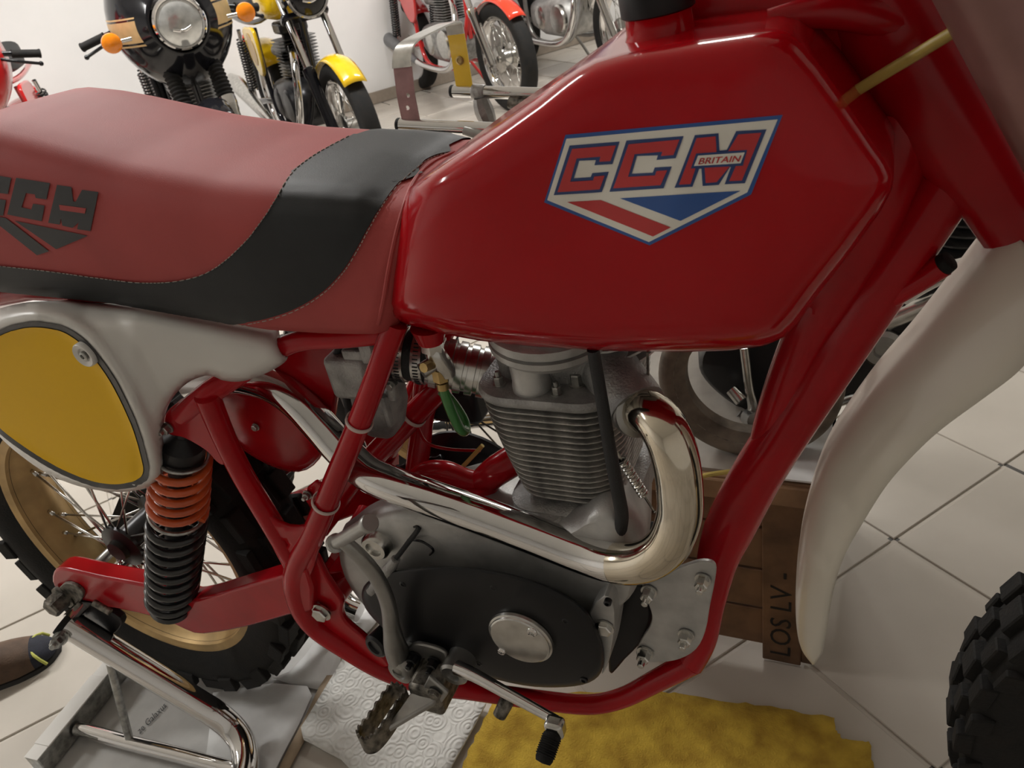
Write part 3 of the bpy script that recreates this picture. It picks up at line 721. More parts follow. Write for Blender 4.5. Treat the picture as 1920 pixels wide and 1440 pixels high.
q = MB(); q.loft([rrect(CX, 0, .070, .084, .036, .750), rrect(CX, 0, .072, .086, .037, .753), rrect(CX, 0, .072, .086, .037, .757), rrect(CX, 0, .070, .084, .036, .760)]); q.build('head_deck', M['alu_cast'], HEADP)
q = MB(); q.loft([rrect(CX-.002, .01, .058, .064, .03, .758), rrect(CX-.002, .01, .060, .066, .03, .80), rrect(CX-.002, .01, .055, .06, .03, .85)]); q.build('head_casting', M['alu_cast'], HEADP)
c = aty(1002, 744, -.062); c.z = .760
q = MB(); q.lathe(c, (0, 0, 1), [(.0185, 0), (.0185, .006), (.0175, .012), (.0178, .035), (.021, .045)], 24); q.build('rocker_post', M['alu'], HEADP)
c2 = V((.808, -.036, .790))
q = MB(); q.lathe(c2, (.05, -.05, 1), [(.035, 0), (.050, .004), (.0575, .012), (.0575, .018), (.054, .019), (.054, .021), (.0575, .022), (.0575, .030), (.050, .034), (.050, .06), (.04, .075), (.001, .078)], 44); q.build('rocker_cover', M['alu'], HEADP, angle=30)
q = MB(); q.box(c2+V((.012, -.045, .05)), (.045, .02, .04)); q.build('rocker_cap', M['alu_cast'], HEADP, bevel=.006)
for x, y, Y, wd in ((940,728,-.062,20),(1046,738,-.070,19),(1083,714,-.052,27)):
    p = aty(x, y+8, Y); p.z = .760; bolt(0, 0, 0, wd, HEADP, 'zinc', d=V((0, 0, 1)), off=p, stud=(wd < 25), tall=1.)
# exhaust port with its fins
pp0 = pe[0]; pp1 = V((.845, -.02, .775))
q = MB(); q.cyl(pp1, pp0+pd*.003, .027, 26); q.build('exhaust_port', M['alu_cast'], HEADP)
for k in range(6):
    z = .768+k*.0125; q = MB(); ell = []
    for j in range(28):
        a = 2*pi*j/28; ell.append(V((.858+.046*cos(a)+.004*k, .012+.058*sin(a)*(1 if sin(a) > 0 else 1.05), z+.010*cos(a))))
    q.prism(ell, (0, 0, .0022)); q.build('cooling_fin', M['alu'], HEADP)
# intake stub and manifold clamps
ia = [aty(915,700,-.004), aty(850,686,-.014), aty(800,668,-.018), aty(745,662,-.024), aty(690,668,-.03)]
q = MB(); dI = (ia[1]-ia[0]).normalized(); prof = []
for k in range(6): h = k*.0125; prof += [(.0275, h), (.0275, h+.0075), (.0245, h+.008), (.0245, h+.0118)]
q.lathe(ia[0]-dI*.012, dI, prof, 32); MAN = q.build('intake_manifold', M['nickel'], ENG, angle=30)
d2_ = (ia[3]-ia[2]).normalized()
q = MB(); q.lathe(ia[2]-d2_*.012, d2_, [(.024, 0), (.0275, .004), (.0275, .064), (.025, .066)], 28); q.build('intake_rubber', M['rubber_hose'], MAN)
for h in (-.006, .014):
    q = MB(); q.lathe(ia[2]+d2_*(h+.004), d2_, [(.0285, 0), (.0297, .0005), (.0297, .0115), (.0285, .012)], 40); HC = q.build('hose_clamp', M['nickel'], MAN)
    q = MB(); u = d2_.orthogonal().normalized(); w_ = d2_.cross(u)
    for j in range(46):
        a = 2*pi*j/46; rad = u*cos(a)+w_*sin(a); tg = d2_.cross(rad)
        q.box(ia[2]+d2_*(h+.010)+rad*.0299, (.0055, .0012, .0008), Matrix((d2_, tg, rad)).transposed())
    q.build('clamp_slots', M['rubber_hose'], HC, smooth=False)
# carburettor
CARB = empty('carburettor', ia[4], BIKE)
cb = ia[4]
q = MB(); q.cyl(ia[3]-d2_*.012, ia[4]+d2_*.012, .026, 24); q.build('throat', M['alu_cast'], CARB)
q = MB(); q.box(cb+V((0, -.012, -.004)), (.052, .062, .05)); q.build('carb_body', M['alu_cast'], CARB, bevel=.006)
q = MB(); q.lathe(cb+V((.004, 0, .02)), (0, 0, 1), [(.024, 0), (.024, .028), (.028, .03), (.028, .036), (.02, .042)], 22); q.build('carb_top', M['alu_cast'], CARB)
FB = aty(715, 780, -.02)
q = MB(); q.loft([rrect(FB.x, FB.y, .028, .026, .010, FB.z+.045), rrect(FB.x, FB.y, .030, .028, .010, FB.z+.04), rrect(FB.x, FB.y, .029, .027, .010, FB.z+.015), rrect(FB.x, FB.y, .022, .02, .010, FB.z-.012), rrect(FB.x, FB.y, .016, .015, .008, FB.z-.02)]); q.build('float_bowl', M['alu_cast'], CARB)
for x, y, Y in ((684,642,-.06),(733,722,-.055),(672,690,-.058)): bolt(x, y, Y, 16, CARB, 'zinc', stud=False)
for x, y, Y, sz in ((668,664,-.066,(.03,.008,.012)),(690,655,-.066,(.016,.01,.03)),(678,705,-.064,(.034,.008,.008)),(712,742,-.05,(.008,.01,.045)),(726,770,-.05,(.006,.01,.04))):
    MB().box(aty(x, y, Y), sz).build('casting_rib', M['alu_cast'], CARB, bevel=.002)
pt('bowl_boss', [(735,718,-.045),(738,745,-.044)], 22, 'alu_cast', CARB, 0, 14)
pt('breather_hose', [(648,640,-.055),(633,660,-.058),(628,690,-.06),(634,715,-.06),(648,742,-.06),(655,780,-.06),(652,800,-.06)], 15, 'rubber_hose', CARB, 5, 12)
# petcock on the tank
fp = [aty(806,632,-.062), aty(812,668,-.062)]
pt('tap_boss', [(803,612,-.07),(808,640,-.07)], [70,50], 'red', TANK, 0, 20)
TAP = empty('fuel_tap', aty(812,680,-.07), BIKE)
pt('tap_nut', [(809,640,-.07),(812,656,-.07)], 44, 'nickel', TAP, 0, 6)
pt('tap_body', [(812,650,-.07),(818,668,-.07),(836,690,-.066),(842,705,-.066)], [34,40,34,26], 'nickel', TAP, 3, 16)
pt('tap_lever_tube', [(838,664,-.062),(815,680,-.072),(790,696,-.084)], 30, 'nickel', TAP, 0, 16)
pt('tap_knob', [(812,682,-.076),(794,690,-.090)], 20, 'brass', TAP, 0, 8)
pt('tap_outlet', [(824,690,-.068),(828,712,-.068)], 32, 'brass', TAP, 0, 6)
pt('hose_clip', [(829,716,-.068),(831,728,-.068)], 24, 'brass', TAP, 0, 14)
pt('fuel_hose', [(829,722,-.068),(838,750,-.066),(850,780,-.062),(862,803,-.055),(872,808,-.045),(870,790,-.035),(852,760,-.03),(828,732,-.03)], [19,20,20,20,20,20,20,20], 'green_hose', TAP, 6, 14)

# crankcase
CASE = [(628,1012),(655,985),(690,960),(740,948),(800,955),(880,968),(940,980),(1000,990),(1075,975),(1120,948),(1160,958),(1195,1005),(1202,1050),(1195,1105),(1165,1140),(1150,1180),(1142,1235),(1125,1260),(1040,1288),(900,1265),(760,1212),(690,1150),(640,1080)]
q = MB(); P = [aty(x, y, -.085) for x, y in spl2(CASE, 3)]
q.loft([[V((lerp(p.x,.79,.35), .085, lerp(p.z,.48,.45))) for p in P], [V((lerp(p.x,.79,.12), .0, lerp(p.z,.50,.2))) for p in P], [V((p.x, -.068, p.z)) for p in P], [V((lerp(p.x, .78, .03), -.088, lerp(p.z, .52, .05))) for p in P], [V((lerp(p.x, .78, .08), -.094, lerp(p.z, .52, .12))) for p in P]])
CC = q.build('crankcase', M['alu'], ENG, angle=45)
q = MB(); q.loft([rrect(CX, 0, .066, .074, .03, .585), rrect(CX, 0, .066, .074, .03, .612), rrect(CX, 0, .060, .068, .03, .616)]); q.build('barrel_base', M['alu_cast'], ENG)
q = MB(); p = aty(1030, 965, -.062); q.lathe(p+V((0, .0, -.012)), (0, -.2, 1), [(.024, 0), (.024, .022), (.020, .026)], 22); q.build('tappet_cover', M['alu_cast'], ENG)
COV = [(678,1115),(688,1092),(725,1072),(790,1063),(860,1062),(930,1070),(1000,1088),(1060,1115),(1105,1152),(1127,1200),(1132,1240),(1122,1268),(1092,1284),(1040,1289),(980,1285),(900,1266),(820,1241),(760,1211),(712,1172),(686,1142)]
cv = spl2(COV, 3)
q = MB(); cc_ = (905, 1175); R_ = []
for s, Y in ((1.0, -.070), (1.0, -.116), (.992, -.121), (.972, -.1245), (.93, -.1265), (.6, -.128), (.2, -.128)):
    R_.append([aty(cc_[0]+(x-cc_[0])*s, cc_[1]+(y-cc_[1])*s, Y) for x, y in cv])
q.loft(R_); TCV = q.build('primary_cover', M['black_paint'], ENG, angle=50); TCV['label'] = 'matt black oval engine cover'
q = MB(); P = [aty(x, y, -.112) for x, y in spl2([(1105,1150),(1132,1118),(1148,1130),(1152,1165),(1146,1215),(1138,1250),(1128,1265),(1132,1240),(1127,1200)], 2)]
q.prism(P, (0, .04, 0)); q.build('case_edge', M['alu'], ENG, bevel=.003)
bolt(1134, 1176, -.113, 30, ENG, 'nickel', stud=False, tall=.3)
for x, y, wd in ((928,1098,17),(758,1092,15),(1062,1160,15),(1096,1272,15),(1140,1128,15),(900,1240,14)):
    p = aty(x, y, -.124); r = wpx(wd, p)/2
    MB().lathe(p, (0, -1, 0), [(r, -.002), (r, .003), (r*.7, .004), (r*.55, .004), (r*.5, .0015), (.0003, .0015)], 18).build('cover_screw', M['black_metal'], TCV)
p = aty(979, 1190, -.128)
q = MB(); q.lathe(p, (0, -1, 0), [(.036, 0), (.0372, .003), (.0365, .006), (.0345, .007), (.034, .0085), (.0325, .0095), (.001, .0105)], 48); CAPC = q.build('chrome_cap', M['nickel'], TCV, angle=20)
for x, y, r in ((998,1184,.0052),(941,1220,.0042)):
    pp_ = aty(x, y, -.1365); MB().lathe(pp_, (0, -1, 0), [(r*1.2, -.003), (r*1.2, .001), (r, .0025), (r*.55, .003), (r*.5, .001), (.0002, .001)], 18).build('cap_screw', M['chrome'], CAPC)
# gearbox end, clutch cable arm
pt('clutch_arm', [(700,1105,-.118),(722,1078,-.12),(742,1048,-.12)], [30,28,18], 'alu_cast', ENG, 2, 12)
pt('clutch_cable', [(742,1048,-.12),(765,1018,-.105),(785,990,-.095),(772,985,-.09)], 10, 'rubber_hose', ENG, 4, 8)
pt('overflow_tube', [(768,1012,-.088),(784,985,-.086),(800,955,-.075),(840,905,-.03),(880,862,.0),(905,835,.01)], 9, 'yellow_tube', ENG, 4, 8)
pt('earth_wire', [(765,1012,-.094),(790,1015,-.1),(812,1030,-.1),(806,1040,-.096)], 5, 'black_metal', ENG, 4, 6)
pp_ = aty(706, 1022, -.10); MB().lathe(pp_, (0, -1, 0), [(.018, -.02), (.018, .004), (.015, .008), (.010, .008), (.009, .004), (.0003, .004)], 24).build('speedo_plug', M['nickel'], ENG)
dk = aty(885, 912, .095); MB().lathe(dk, (0, -1, 0), [(.088, -.008), (.092, -.004), (.092, .0), (.086, .004), (.03, .006), (.001, .006)], 44).build('sprocket_cover', M['black_metal'], ENG)
q = MB(); q.box(aty(862, 745, .085), (.07, .05, .05)); q.build('dark_filler_box', M['black_paint'], ENG, bevel=.008)  # plain black box, added to darken the gap behind the engine
pt('brake_hose', [(783,800,.02),(800,830,.02),(840,842,.02),(900,845,.02)], 6, 'red_frame', ENG, 4, 8)
# decompressor / oil lines in front of barrel
pt('oil_hose', [(1112,655,-.095),(1118,690,-.094),(1130,760,-.096),(1143,840,-.096),(1158,920,-.094),(1166,970,-.09),(1160,1010,-.085)], [24,24,24,25,26,26,24], 'rubber_hose', ENG, 5, 14)
q = MB(); a, b = aty(1165, 862, -.07), aty(1207, 928, -.07); d = (b-a); n = 180; u = d.normalized().orthogonal().normalized(); w_ = d.normalized().cross(u)
q.tube([lerp(a, b, i/n)+(u*cos(i*.95)+w_*sin(i*.95))*wpx(9, a) for i in range(n+1)], .0011, 6); q.build('pipe_spring', M['nickel'], PIPE)
pt('spring_hook', [(1155,845,-.07),(1166,863,-.07)], 5, 'nickel', PIPE, 0, 6); pt('spring_hook', [(1206,927,-.07),(1222,952,-.075),(1228,960,-.078)], 5, 'nickel', PIPE, 2, 6)
q = MB(); pts = P3([(1214,660,-.05),(1215,700,-.05),(1215,727,-.05)]); q.tube(pts, .0013, 6); q.build('twisted_wire', M['steel_dirty'], ENG)
# engine plate with studs
EP = [(1222,1085),(1262,1070),(1300,1056),(1325,1053),(1341,1062),(1340,1090),(1330,1140),(1322,1185),(1305,1218),(1275,1236),(1240,1242),(1205,1240),(1192,1225),(1205,1195),(1218,1175),(1222,1155),(1214,1130),(1204,1110),(1206,1094)]
plate('engine_plate', spl2(EP, 3), -.066, .005, 'alu', FR, .0012)
for x, y in ((1318,1086),(1217,1108),(1287,1190),(1210,1222)):
    bolt(x, y, -.067, 25, FR, 'nickel', stud=True, tall=.95, d=V((-.03, -1, -.02)))
q = MB(); P = [aty(x, y, -.055) for x, y in spl2([(1150,1110),(1205,1100),(1222,1150),(1210,1195),(1170,1240),(1140,1260)], 3)]; q.prism(P, (0, .1, 0)); q.build('front_case', M['black_paint'], ENG, bevel=.004)

# ---------------------------------------------------------------- kick starter, gear lever, footrest
KS = empty('kick_starter', aty(750, 1240, -.13), BIKE)
kp = [(758,1248,-.140),(742,1215,-.148),(735,1180,-.152),(727,1130,-.158),(705,1080,-.165),(672,1040,-.172),(640,1012,-.178)]
K3 = P3(kp); MB().tube(K3, [wpx(w_, p)/2 for w_, p in zip((52,44,34,30,30,29,26), K3)], 16, smooth=5).build('kick_arm', M['steel'], KS)
ka, kb_ = aty(630, 1018, -.175), aty(692, 981, -.196)
kd = (kb_-ka).normalized()
MB().lathe(ka, kd, [(.007, -.006), (.0098, -.004), (.0098, .002), (.0072, .003), (.0072, (kb_-ka).length-.004), (.0090, (kb_-ka).length-.003), (.0090, (kb_-ka).length+.002), (.008, (kb_-ka).length+.0035)], 20).build('kick_pedal', M['steel'], KS)
kb2 = aty(757, 1252, -.150); MB().lathe(kb2, (-.1, -1, .05), [(.019, -.03), (.019, .004), (.016, .009), (.009, .010), (.008, .006), (.0003, .006)], 24).build('kick_boss', M['steel'], KS)
MB().lathe(aty(706,1210,-.12), (-.2, -1, .1), [(.016, -.02), (.017, .002), (.014, .005), (.010, .005), (.009, .002), (.0003, .002)], 22).build('shaft_bush', M['black_metal'], KS)
GL = empty('gear_lever', aty(855, 1255, -.13), BIKE)
g3 = [aty(858,1252,-.150), aty(890,1266,-.155), atz(960,1305,.425), atz(1020,1338,.42), atz(1045,1352,.42)]
MB().tube(g3, [wpx(w_, p)/2 for w_, p in zip((30,25,22,20,20), g3)], 14, smooth=4).build('lever_arm', M['chrome'], GL)
p = aty(856,1254,-.145); MB().lathe(p, (0, -1, 0), [(.017, -.02), (.017, .008), (.014, .011), (.008, .011), (.007, .006), (.0003, .006)], 22).build('lever_boss', M['steel'], GL)
tE = g3[-1]; tI = tE+(atz(1019,1426,.402)-tE)
dv = (tI-tE).normalized(); L = (tI-tE).length
MB().box(tE+dv*.006, (.02, .016, .022)).build('toe_joint', M['nickel'], GL, bevel=.004)
prof = [(.006, .012), (.0095, .014)]
for k in range(9): h = lerp(.016, L-.004, k/9); dh = (L-.02)/9; prof += [(.0098, h), (.0106, h+dh*.3), (.0106, h+dh*.6), (.0092, h+dh*.8)]
prof += [(.0095, L-.002), (.008, L+.002), (.001, L+.003)]
MB().lathe(tE, dv, prof, 18).build('toe_rubber', M['rubber'], GL, angle=30)
# footrest hanger and serrated peg
FP = empty('footrest', aty(815, 1300, -.13), BIKE)
plate('hanger_plate', spl2([(762,1222),(775,1208),(800,1211),(830,1222),(838,1238),(828,1255),(790,1252),(768,1240)], 3), -.140, .006, 'steel', FP, .002)
for x, y in ((778,1230),(815,1240)): bolt(x, y, -.141, 22, FP, 'black_metal', stud=True, tall=.9)
q = MB(); q.box(aty(815,1282,-.155), (.040, .05, .045)); q.build('pivot_block', M['steel_dirty'], FP, bevel=.006)
plate('pivot_plate', [(803,1270),(840,1302),(820,1330),(788,1300)], -.176, .006, 'steel', FP, .002)
bolt(815, 1300, -.178, 22, FP, 'steel_dirty', stud=False, tall=.3)
hz = .405
H = [atz(820,1300,hz), atz(690,1388,hz)]
def fz(x, y, z=hz): return atz(x, y, z)
outl = [fz(752,1284),fz(736,1281),fz(724,1292),fz(706,1318),fz(688,1344),fz(673,1362),fz(668,1376),fz(676,1387),fz(692,1386),fz(708,1373),fz(726,1350),fz(744,1322),fz(758,1300),fz(762,1291)]
q = MB(); n = len(outl); pts = spline(outl, 6, True); n = len(pts)
c0 = sum(pts, V())/n
def ringz(k, dz, saw=False):
    r = []
    for i, p in enumerate(pts):
        z = p.z+dz+(.0035 if (saw and (i//2) % 2) else 0); r.append(V((c0.x+(p.x-c0.x)*k, c0.y+(p.y-c0.y)*k, z)))
    return r
inn = []
for i in range(n):
    t_ = (pts[(i+1) % n]-pts[i-1]); nn_ = V((-t_.y, t_.x, 0)).normalized()
    if nn_.dot(c0-pts[i]) < 0: nn_ = -nn_
    inn.append(nn_*.0028)
ri = lambda dz, saw=False: [p+k for p, k in zip(ringz(1., dz, saw), inn)]
q.loft([ringz(1., -.026), ringz(1., 0, True), ri(0, True), ri(-.026)], True, False, True); q.build('serrated_peg', M['steel_dirty'], FP, angle=25)
q = MB(); A_, B_ = H[0], fz(700,1385); 
q.prism([fz(830,1300,.40), fz(815,1325,.395), fz(780,1345,.39), fz(735,1372,.385), fz(722,1378,.385), fz(740,1352,.39), fz(770,1310,.395), fz(800,1282,.40)], (0, 0, .008)); q.build('peg_web', M['steel'], FP, bevel=.002)
pt('cradle_stud', [(952,1310,-.09),(945,1325,-.1),(936,1342,-.108)], [30,28,26], 'steel_dirty', FR, 2, 12)

# ---------------------------------------------------------------- air box, inner guard, chain
AB = spl2([(555,640),(650,632),(655,660),(640,720),(625,800),(600,860),(560,885),(500,870),(440,830),(400,770),(420,735),(500,690)], 3)
q = MB(); R_ = []
for s, Y in ((1, .05), (1., -.02), (.97, -.033), (.9, -.04), (.5, -.043)):
    R_.append([aty(525+(x-525)*s, 760+(y-760)*s, Y) for x, y in AB])
q.loft(R_); q.build('air_box', M['red_frame'], BIKE, angle=50)
for x, y in ((598,778),(480,800)): bolt(x, y, -.045, 13, BIKE, 'zinc', stud=False, name='air_box_screw')
# chain run: links one by one
CH = empty('drive_chain', V((.5, .065, .48)), BIKE)
ca, cb2 = aty(640, 905, .06), aty(800, 868, .06)
dC = (cb2-ca).normalized(); nl = int((cb2-ca).length/.0159)+6
ln = MB(); ln.tube([V((-.008, 0, 0)), V((0, 0, -.0)), V((.008, 0, 0))], [.0075, .0055, .0075], 10, squash=(V((0, 1, 0)), .75))
lme = bpy.data.meshes.new('chain_link'); lme.from_pydata([tuple(v) for v in ln.v], [], ln.f); lme.shade_smooth(); lme.materials.append(M['black_metal'])
for i in range(nl):
    o = bpy.data.objects.new('chain_link', lme); COL.objects.link(o); o.location = ca+dC*(.0155*(i-3)); o.rotation_euler = (0, atan2(-dC.z, dC.x), 0); setp(o, CH)
# splash guard (black) inside the rear wheel side
plate('mud_flap', [(225,930),(330,900),(400,960),(330,1040),(180,1040)], .09, .004, 'rubber', BIKE, 0)
# rear mudguard over the wheel, hidden mostly by seat
q = MB(); secs = []
for k in range(18):
    a = radians(lerp(60, 150, k/17)); r = .41
    secs.append([V((cos(a)*r, y, .40+sin(a)*r*1.0-(.03*(y/.08)**2))) for y in (-.08, -.04, 0, .04, .08)])
q.loft(secs, False, False); q.build('rear_mudguard', M['white_plastic'], BIKE, solidify=.003)
MB().tube([V((.02, -.08, .83)), V((.2, -.09, .86)), V((.36, -.09, .86))], .011, 12).build('tail_tube', M['red_frame'], BIKE)

# ---------------------------------------------------------------- fork, yokes, front mudguard
FK = empty('front_fork', (1.3, 0, .7), BIKE)
ld = V((.50, 0, -.866)).normalized()
for s in (-1, 1):
    A = V((1.128, s*.094, 1.05)); t = (A.z-.345)/.866
    MB().lathe(A-ld*.15, ld, [(.0262, 0), (.0262, .46), (.031, .465), (.032, .50), (.032, t*1.0+.13), (.025, t*1.0+.15)], 32).build('fork_leg', M['fork_sat'], FK)
yk = ha+V((.022, 0, -.004))
R5 = Matrix((V((.866, 0, .5)), V((0, 1, 0)), V((-.5, 0, .866)))).transposed()
q = MB(); q.box(yk+V((.012, 0, .0)), (.075, .25, .028), R5); q.build('lower_yoke', M['red_frame'], FK, bevel=.010, seg=3)
q = MB(); q.lathe(ha+hd*.004, -hd, [(.036, 0), (.036, .022), (.030, .03), (.028, .07)], 26); q.build('steering_stem', M['red_frame'], FK)
q = MB(); q.box(V((1.075, 0, 1.118)), (.08, .25, .03), R5); q.build('upper_yoke', M['red_frame'], FK, bevel=.010, seg=3)
# front mudguard: lofted channel between its crown and its near rim
FL = [(1900,400),(1849,440),(1785,522),(1714,612),(1646,691),(1594,762),(1552,830),(1525,905),(1506,985),(1499,1070),(1499,1140),(1507,1190),(1527,1226)]
FRm = [(1990,590),(1960,640),(1925,680),(1894,710),(1840,750),(1766,804),(1714,852),(1661,912),(1615,985),(1582,1045),(1562,1110),(1550,1180),(1541,1222)]
FY = [-.072,-.072,-.072,-.072,-.070,-.068,-.066,-.062,-.056,-.048,-.038,-.026,-.008]
lc = spline([aty(x, y, .012) for x, y in FL], 4); rc = spline([aty(x, y, Y) for (x, y), Y in zip(FRm, FY)], 4); secs = []
for L_, R_ in zip(lc, rc):
    sec = []
    for k in range(19):
        a = lerp(-1, 1, k/18); t = 1-abs(a)
        hgt = sin(min(1, t*1.25)*pi/2)**.8
        sec.append(V((lerp(R_.x, L_.x, hgt), R_.y*(-a)*-1 if a > 0 else R_.y*abs(a), lerp(R_.z, L_.z, hgt))))
    for k, p in enumerate(sec):
        a = lerp(-1, 1, k/18); p.y = abs(R_.y)*a
    secs.append(sec)
q = MB(); q.loft(secs, False, False); FM = q.build('front_mudguard', M['cream_plastic'], BIKE, solidify=.003, angle=70); FM['label'] = 'cream white front mudguard with scuffed tip'
# ================================================================== things on the floor around the bike
def sheet(name, px, z, m, label, cat, th=.0015, h=16, wav=.0015, group=None, fn=None, smooth=True):
    vs, fs = fill2(px, h); q = MB(); q.add([atz(x, y, z) for x, y in vs], fs)
    for i, v in enumerate(q.v):
        v.z += wav*sin(v.x*41+v.y*17)*cos(v.y*33-v.x*9)+(fn(v, vs[i]) if fn else 0)+wav
    o = q.build(name, M[m], None, angle=70, solidify=th); tag(o, label, cat, group); return o
sheet('printed_board', [(-20,1520),(60,1440),(130,1385),(195,1275),(215,1235),(300,1190),(470,1200),(640,1185),(600,1290),(500,1480),(470,1540)], .003, 'print_board', 'grey printed cardboard sheet lying under the chrome stand', 'cardboard', wav=.0004, h=24)
bp0 = atz(283, 1375, .0048); 
dm('print_dark', (.05, .05, .05), .7)
def floor_text(body, a, b, c, z, m, name, parent):
    A, B, D = atz(*a, z), atz(*b, z), atz(*c, z); vs, fs = text_tris(body, (A, B, D)); q = MB(); q.add(vs, fs); return q.build(name, M[m], parent, smooth=False)
board = [o for o in S.objects if o.name == 'printed_board'][0]
floor_text('ze Galaxus', (262,1377), (313,1325), (256,1367), .0062, 'print_dark', 'board_print', board)
def curl(v, p): return .022*max(0, (1290-p[1])/120)**1.5 if p[0] < 640 else 0
sheet('paper_sheet', [(512,1272),(545,1262),(575,1235),(610,1190),(650,1150),(690,1130),(725,1140),(700,1175),(650,1228),(612,1290),(597,1294),(577,1290),(545,1284)], .006, 'paper', 'torn sheet of white paper beside the rear tyre', 'paper', fn=curl)
sheet('paper_sheet', [(400,1300),(512,1282),(577,1288),(585,1305),(560,1360),(520,1440),(480,1500),(380,1500)], .0085, 'paper', 'white paper sheet on the printed cardboard by the stand', 'paper', h=22)
sheet('cardboard_edge', [(640,1226),(650,1232),(610,1310),(575,1382),(545,1440),(520,1490),(505,1490),(535,1420),(580,1330),(598,1292)], .007, 'cardboard', 'narrow brown cardboard strip between white paper and paper towel', 'cardboard', th=.003)
def towel_mat():
    m = mat('paper_towel', (.76, .75, .71), .85, var=.03); nt = m.node_tree; b = nt.nodes['Principled BSDF']; tc = nt.nodes.new('ShaderNodeTexCoord')
    v = nt.nodes.new('ShaderNodeTexVoronoi'); v.inputs['Scale'].default_value = 42; nt.links.new(tc.outputs['Object'], v.inputs['Vector'])
    w_ = nt.nodes.new('ShaderNodeMath'); w_.operation = 'MULTIPLY'; w_.inputs[1].default_value = 22; nt.links.new(v.outputs['Distance'], w_.inputs[0])
    s_ = nt.nodes.new('ShaderNodeMath'); s_.operation = 'SINE'; nt.links.new(w_.outputs[0], s_.inputs[0])
    bp = nt.nodes.new('ShaderNodeBump'); bp.inputs['Strength'].default_value = .5; bp.inputs['Distance'].default_value = .0016
    nt.links.new(s_.outputs[0], bp.inputs['Height']); nt.links.new(bp.outputs['Normal'], b.inputs['Normal']); return m
M['towel'] = towel_mat()
sheet('paper_towel', [(668,1195),(725,1250),(912,1322),(880,1380),(842,1450),(700,1490),(640,1425),(570,1388),(565,1366),(600,1310),(648,1228)], .010, 'towel', 'white embossed kitchen paper under the footrest', 'paper towel', th=.004, h=20, wav=.002)
sheet('paper_towel', [(728,1145),(800,1190),(850,1240),(830,1260),(700,1200)], .006, 'towel', 'crumpled kitchen paper half hidden below the engine', 'paper towel', th=.004, h=20, wav=.004)
random.seed(3)
def jag(l, n=6, k=5): 
    out = []
    for a, b in zip(l, l[1:]+l[:1]):
        for j in range(n): t = j/n; out.append((lerp(a[0], b[0], t)+random.uniform(-k, k)*.5, lerp(a[1], b[1], t)+random.uniform(-k, k)*.5))
    return out
sheet('chamois_cloth', jag([(925,1322),(1060,1302),(1222,1293),(1262,1302),(1350,1314),(1445,1328),(1562,1346),(1566,1372),(1584,1388),(1630,1393),(1638,1440),(1650,1560),(860,1560),(866,1440),(892,1382)]), .003, 'cloth_yellow', 'stained yellow chamois cloth spread under the engine', 'cloth', th=.003, h=26, wav=.0015)

# paddock stand under the swingarm
ST = empty('paddock_stand', atz(250, 1380, 0)); tag(ST, 'chromed tubular paddock stand holding up the rear wheel', 'stand')
def cvt(name, P, r, m, par, sm=6, n=20): return MB().tube(P, r, n, smooth=sm).build(name, M[m], par, angle=60)
T0 = aty(122, 1166, -.150)
E0 = atz(400, 1336, .095); a1 = [T0]+[lerp(T0, E0, k) for k in (.25, .5, .75, .92)]+[E0, atz(432, 1362, .064), atz(454, 1392, .046), atz(461, 1430, .038), atz(452, 1475, .036), atz(430, 1520, .036)]
RS = .0215
cvt('stand_arm', a1, RS, 'chrome', ST)
dT = (a1[0]-a1[1]).normalized(); MB().lathe(T0, dT, [(RS+.0008, -.006), (RS+.0012, 0), (RS+.0008, .004), (.001, .005)], 28).build('end_cap', M['rubber'], ST)
far_ = [V((p.x+.02, -p.y-.01, p.z)) for p in a1[:6]]+[V((p.x+.02, .17, p.z)) for p in a1[6:9]]
cvt('stand_arm', far_, RS, 'chrome', ST)
MB().cyl((T0.x+.015, T0.y, T0.z+.01), (T0.x+.015, -T0.y, T0.z+.01), .011, 14).build('lift_bar', M['chrome'], ST)
b0, b1 = atz(70, 1428, .034), atz(214, 1252, .034); bd = (b1-b0).normalized(); bn = V((-bd.y, bd.x, 0))
Rb = Matrix((bd, bn, V((0, 0, 1)))).transposed(); bl = (b1-b0).length+.05
q = MB(); q.box(lerp(b0, b1, .5)+bd*.02-V((0, 0, .005)), (bl, .030, .042), Rb); q.build('foot_beam', M['zinc'], ST, bevel=.002)
q = MB(); q.box(lerp(b0, b1, .47)+V((0, 0, .0165)), (bl*.58, .034, .003), Rb); q.build('tape_strip', M['white_plastic'], ST, bevel=.001)
q = MB(); q.box(lerp(b0, b1, .5)+bd*.02+V((0, 0, .0163)), (bl, .0305, .001), Rb); q.build('paint_strip', M['white_plastic'], ST)
c0_ = [atz(147,1366,.026), atz(240,1392,.026), atz(330,1414,.026), atz(452,1446,.026)]
cvt('base_tube', c0_, .0125, 'chrome', ST, 3)
MB().cyl(atz(243, 1388, .03), lerp(T0, E0, .27), .0068, 12).build('brace', M['zinc'], ST)
p = lerp(T0, E0, .03); bolt(0, 0, 0, 22, ST, 'zinc', d=aty(100,1205,-.2)-p, off=aty(113, 1197, -.175), name='stand_bolt', tall=1.6)
q = MB(); q.cyl(aty(120,1185,-.165), aty(100,1206,-.19), .006, 12); q.build('stand_stud', M['zinc'], ST)

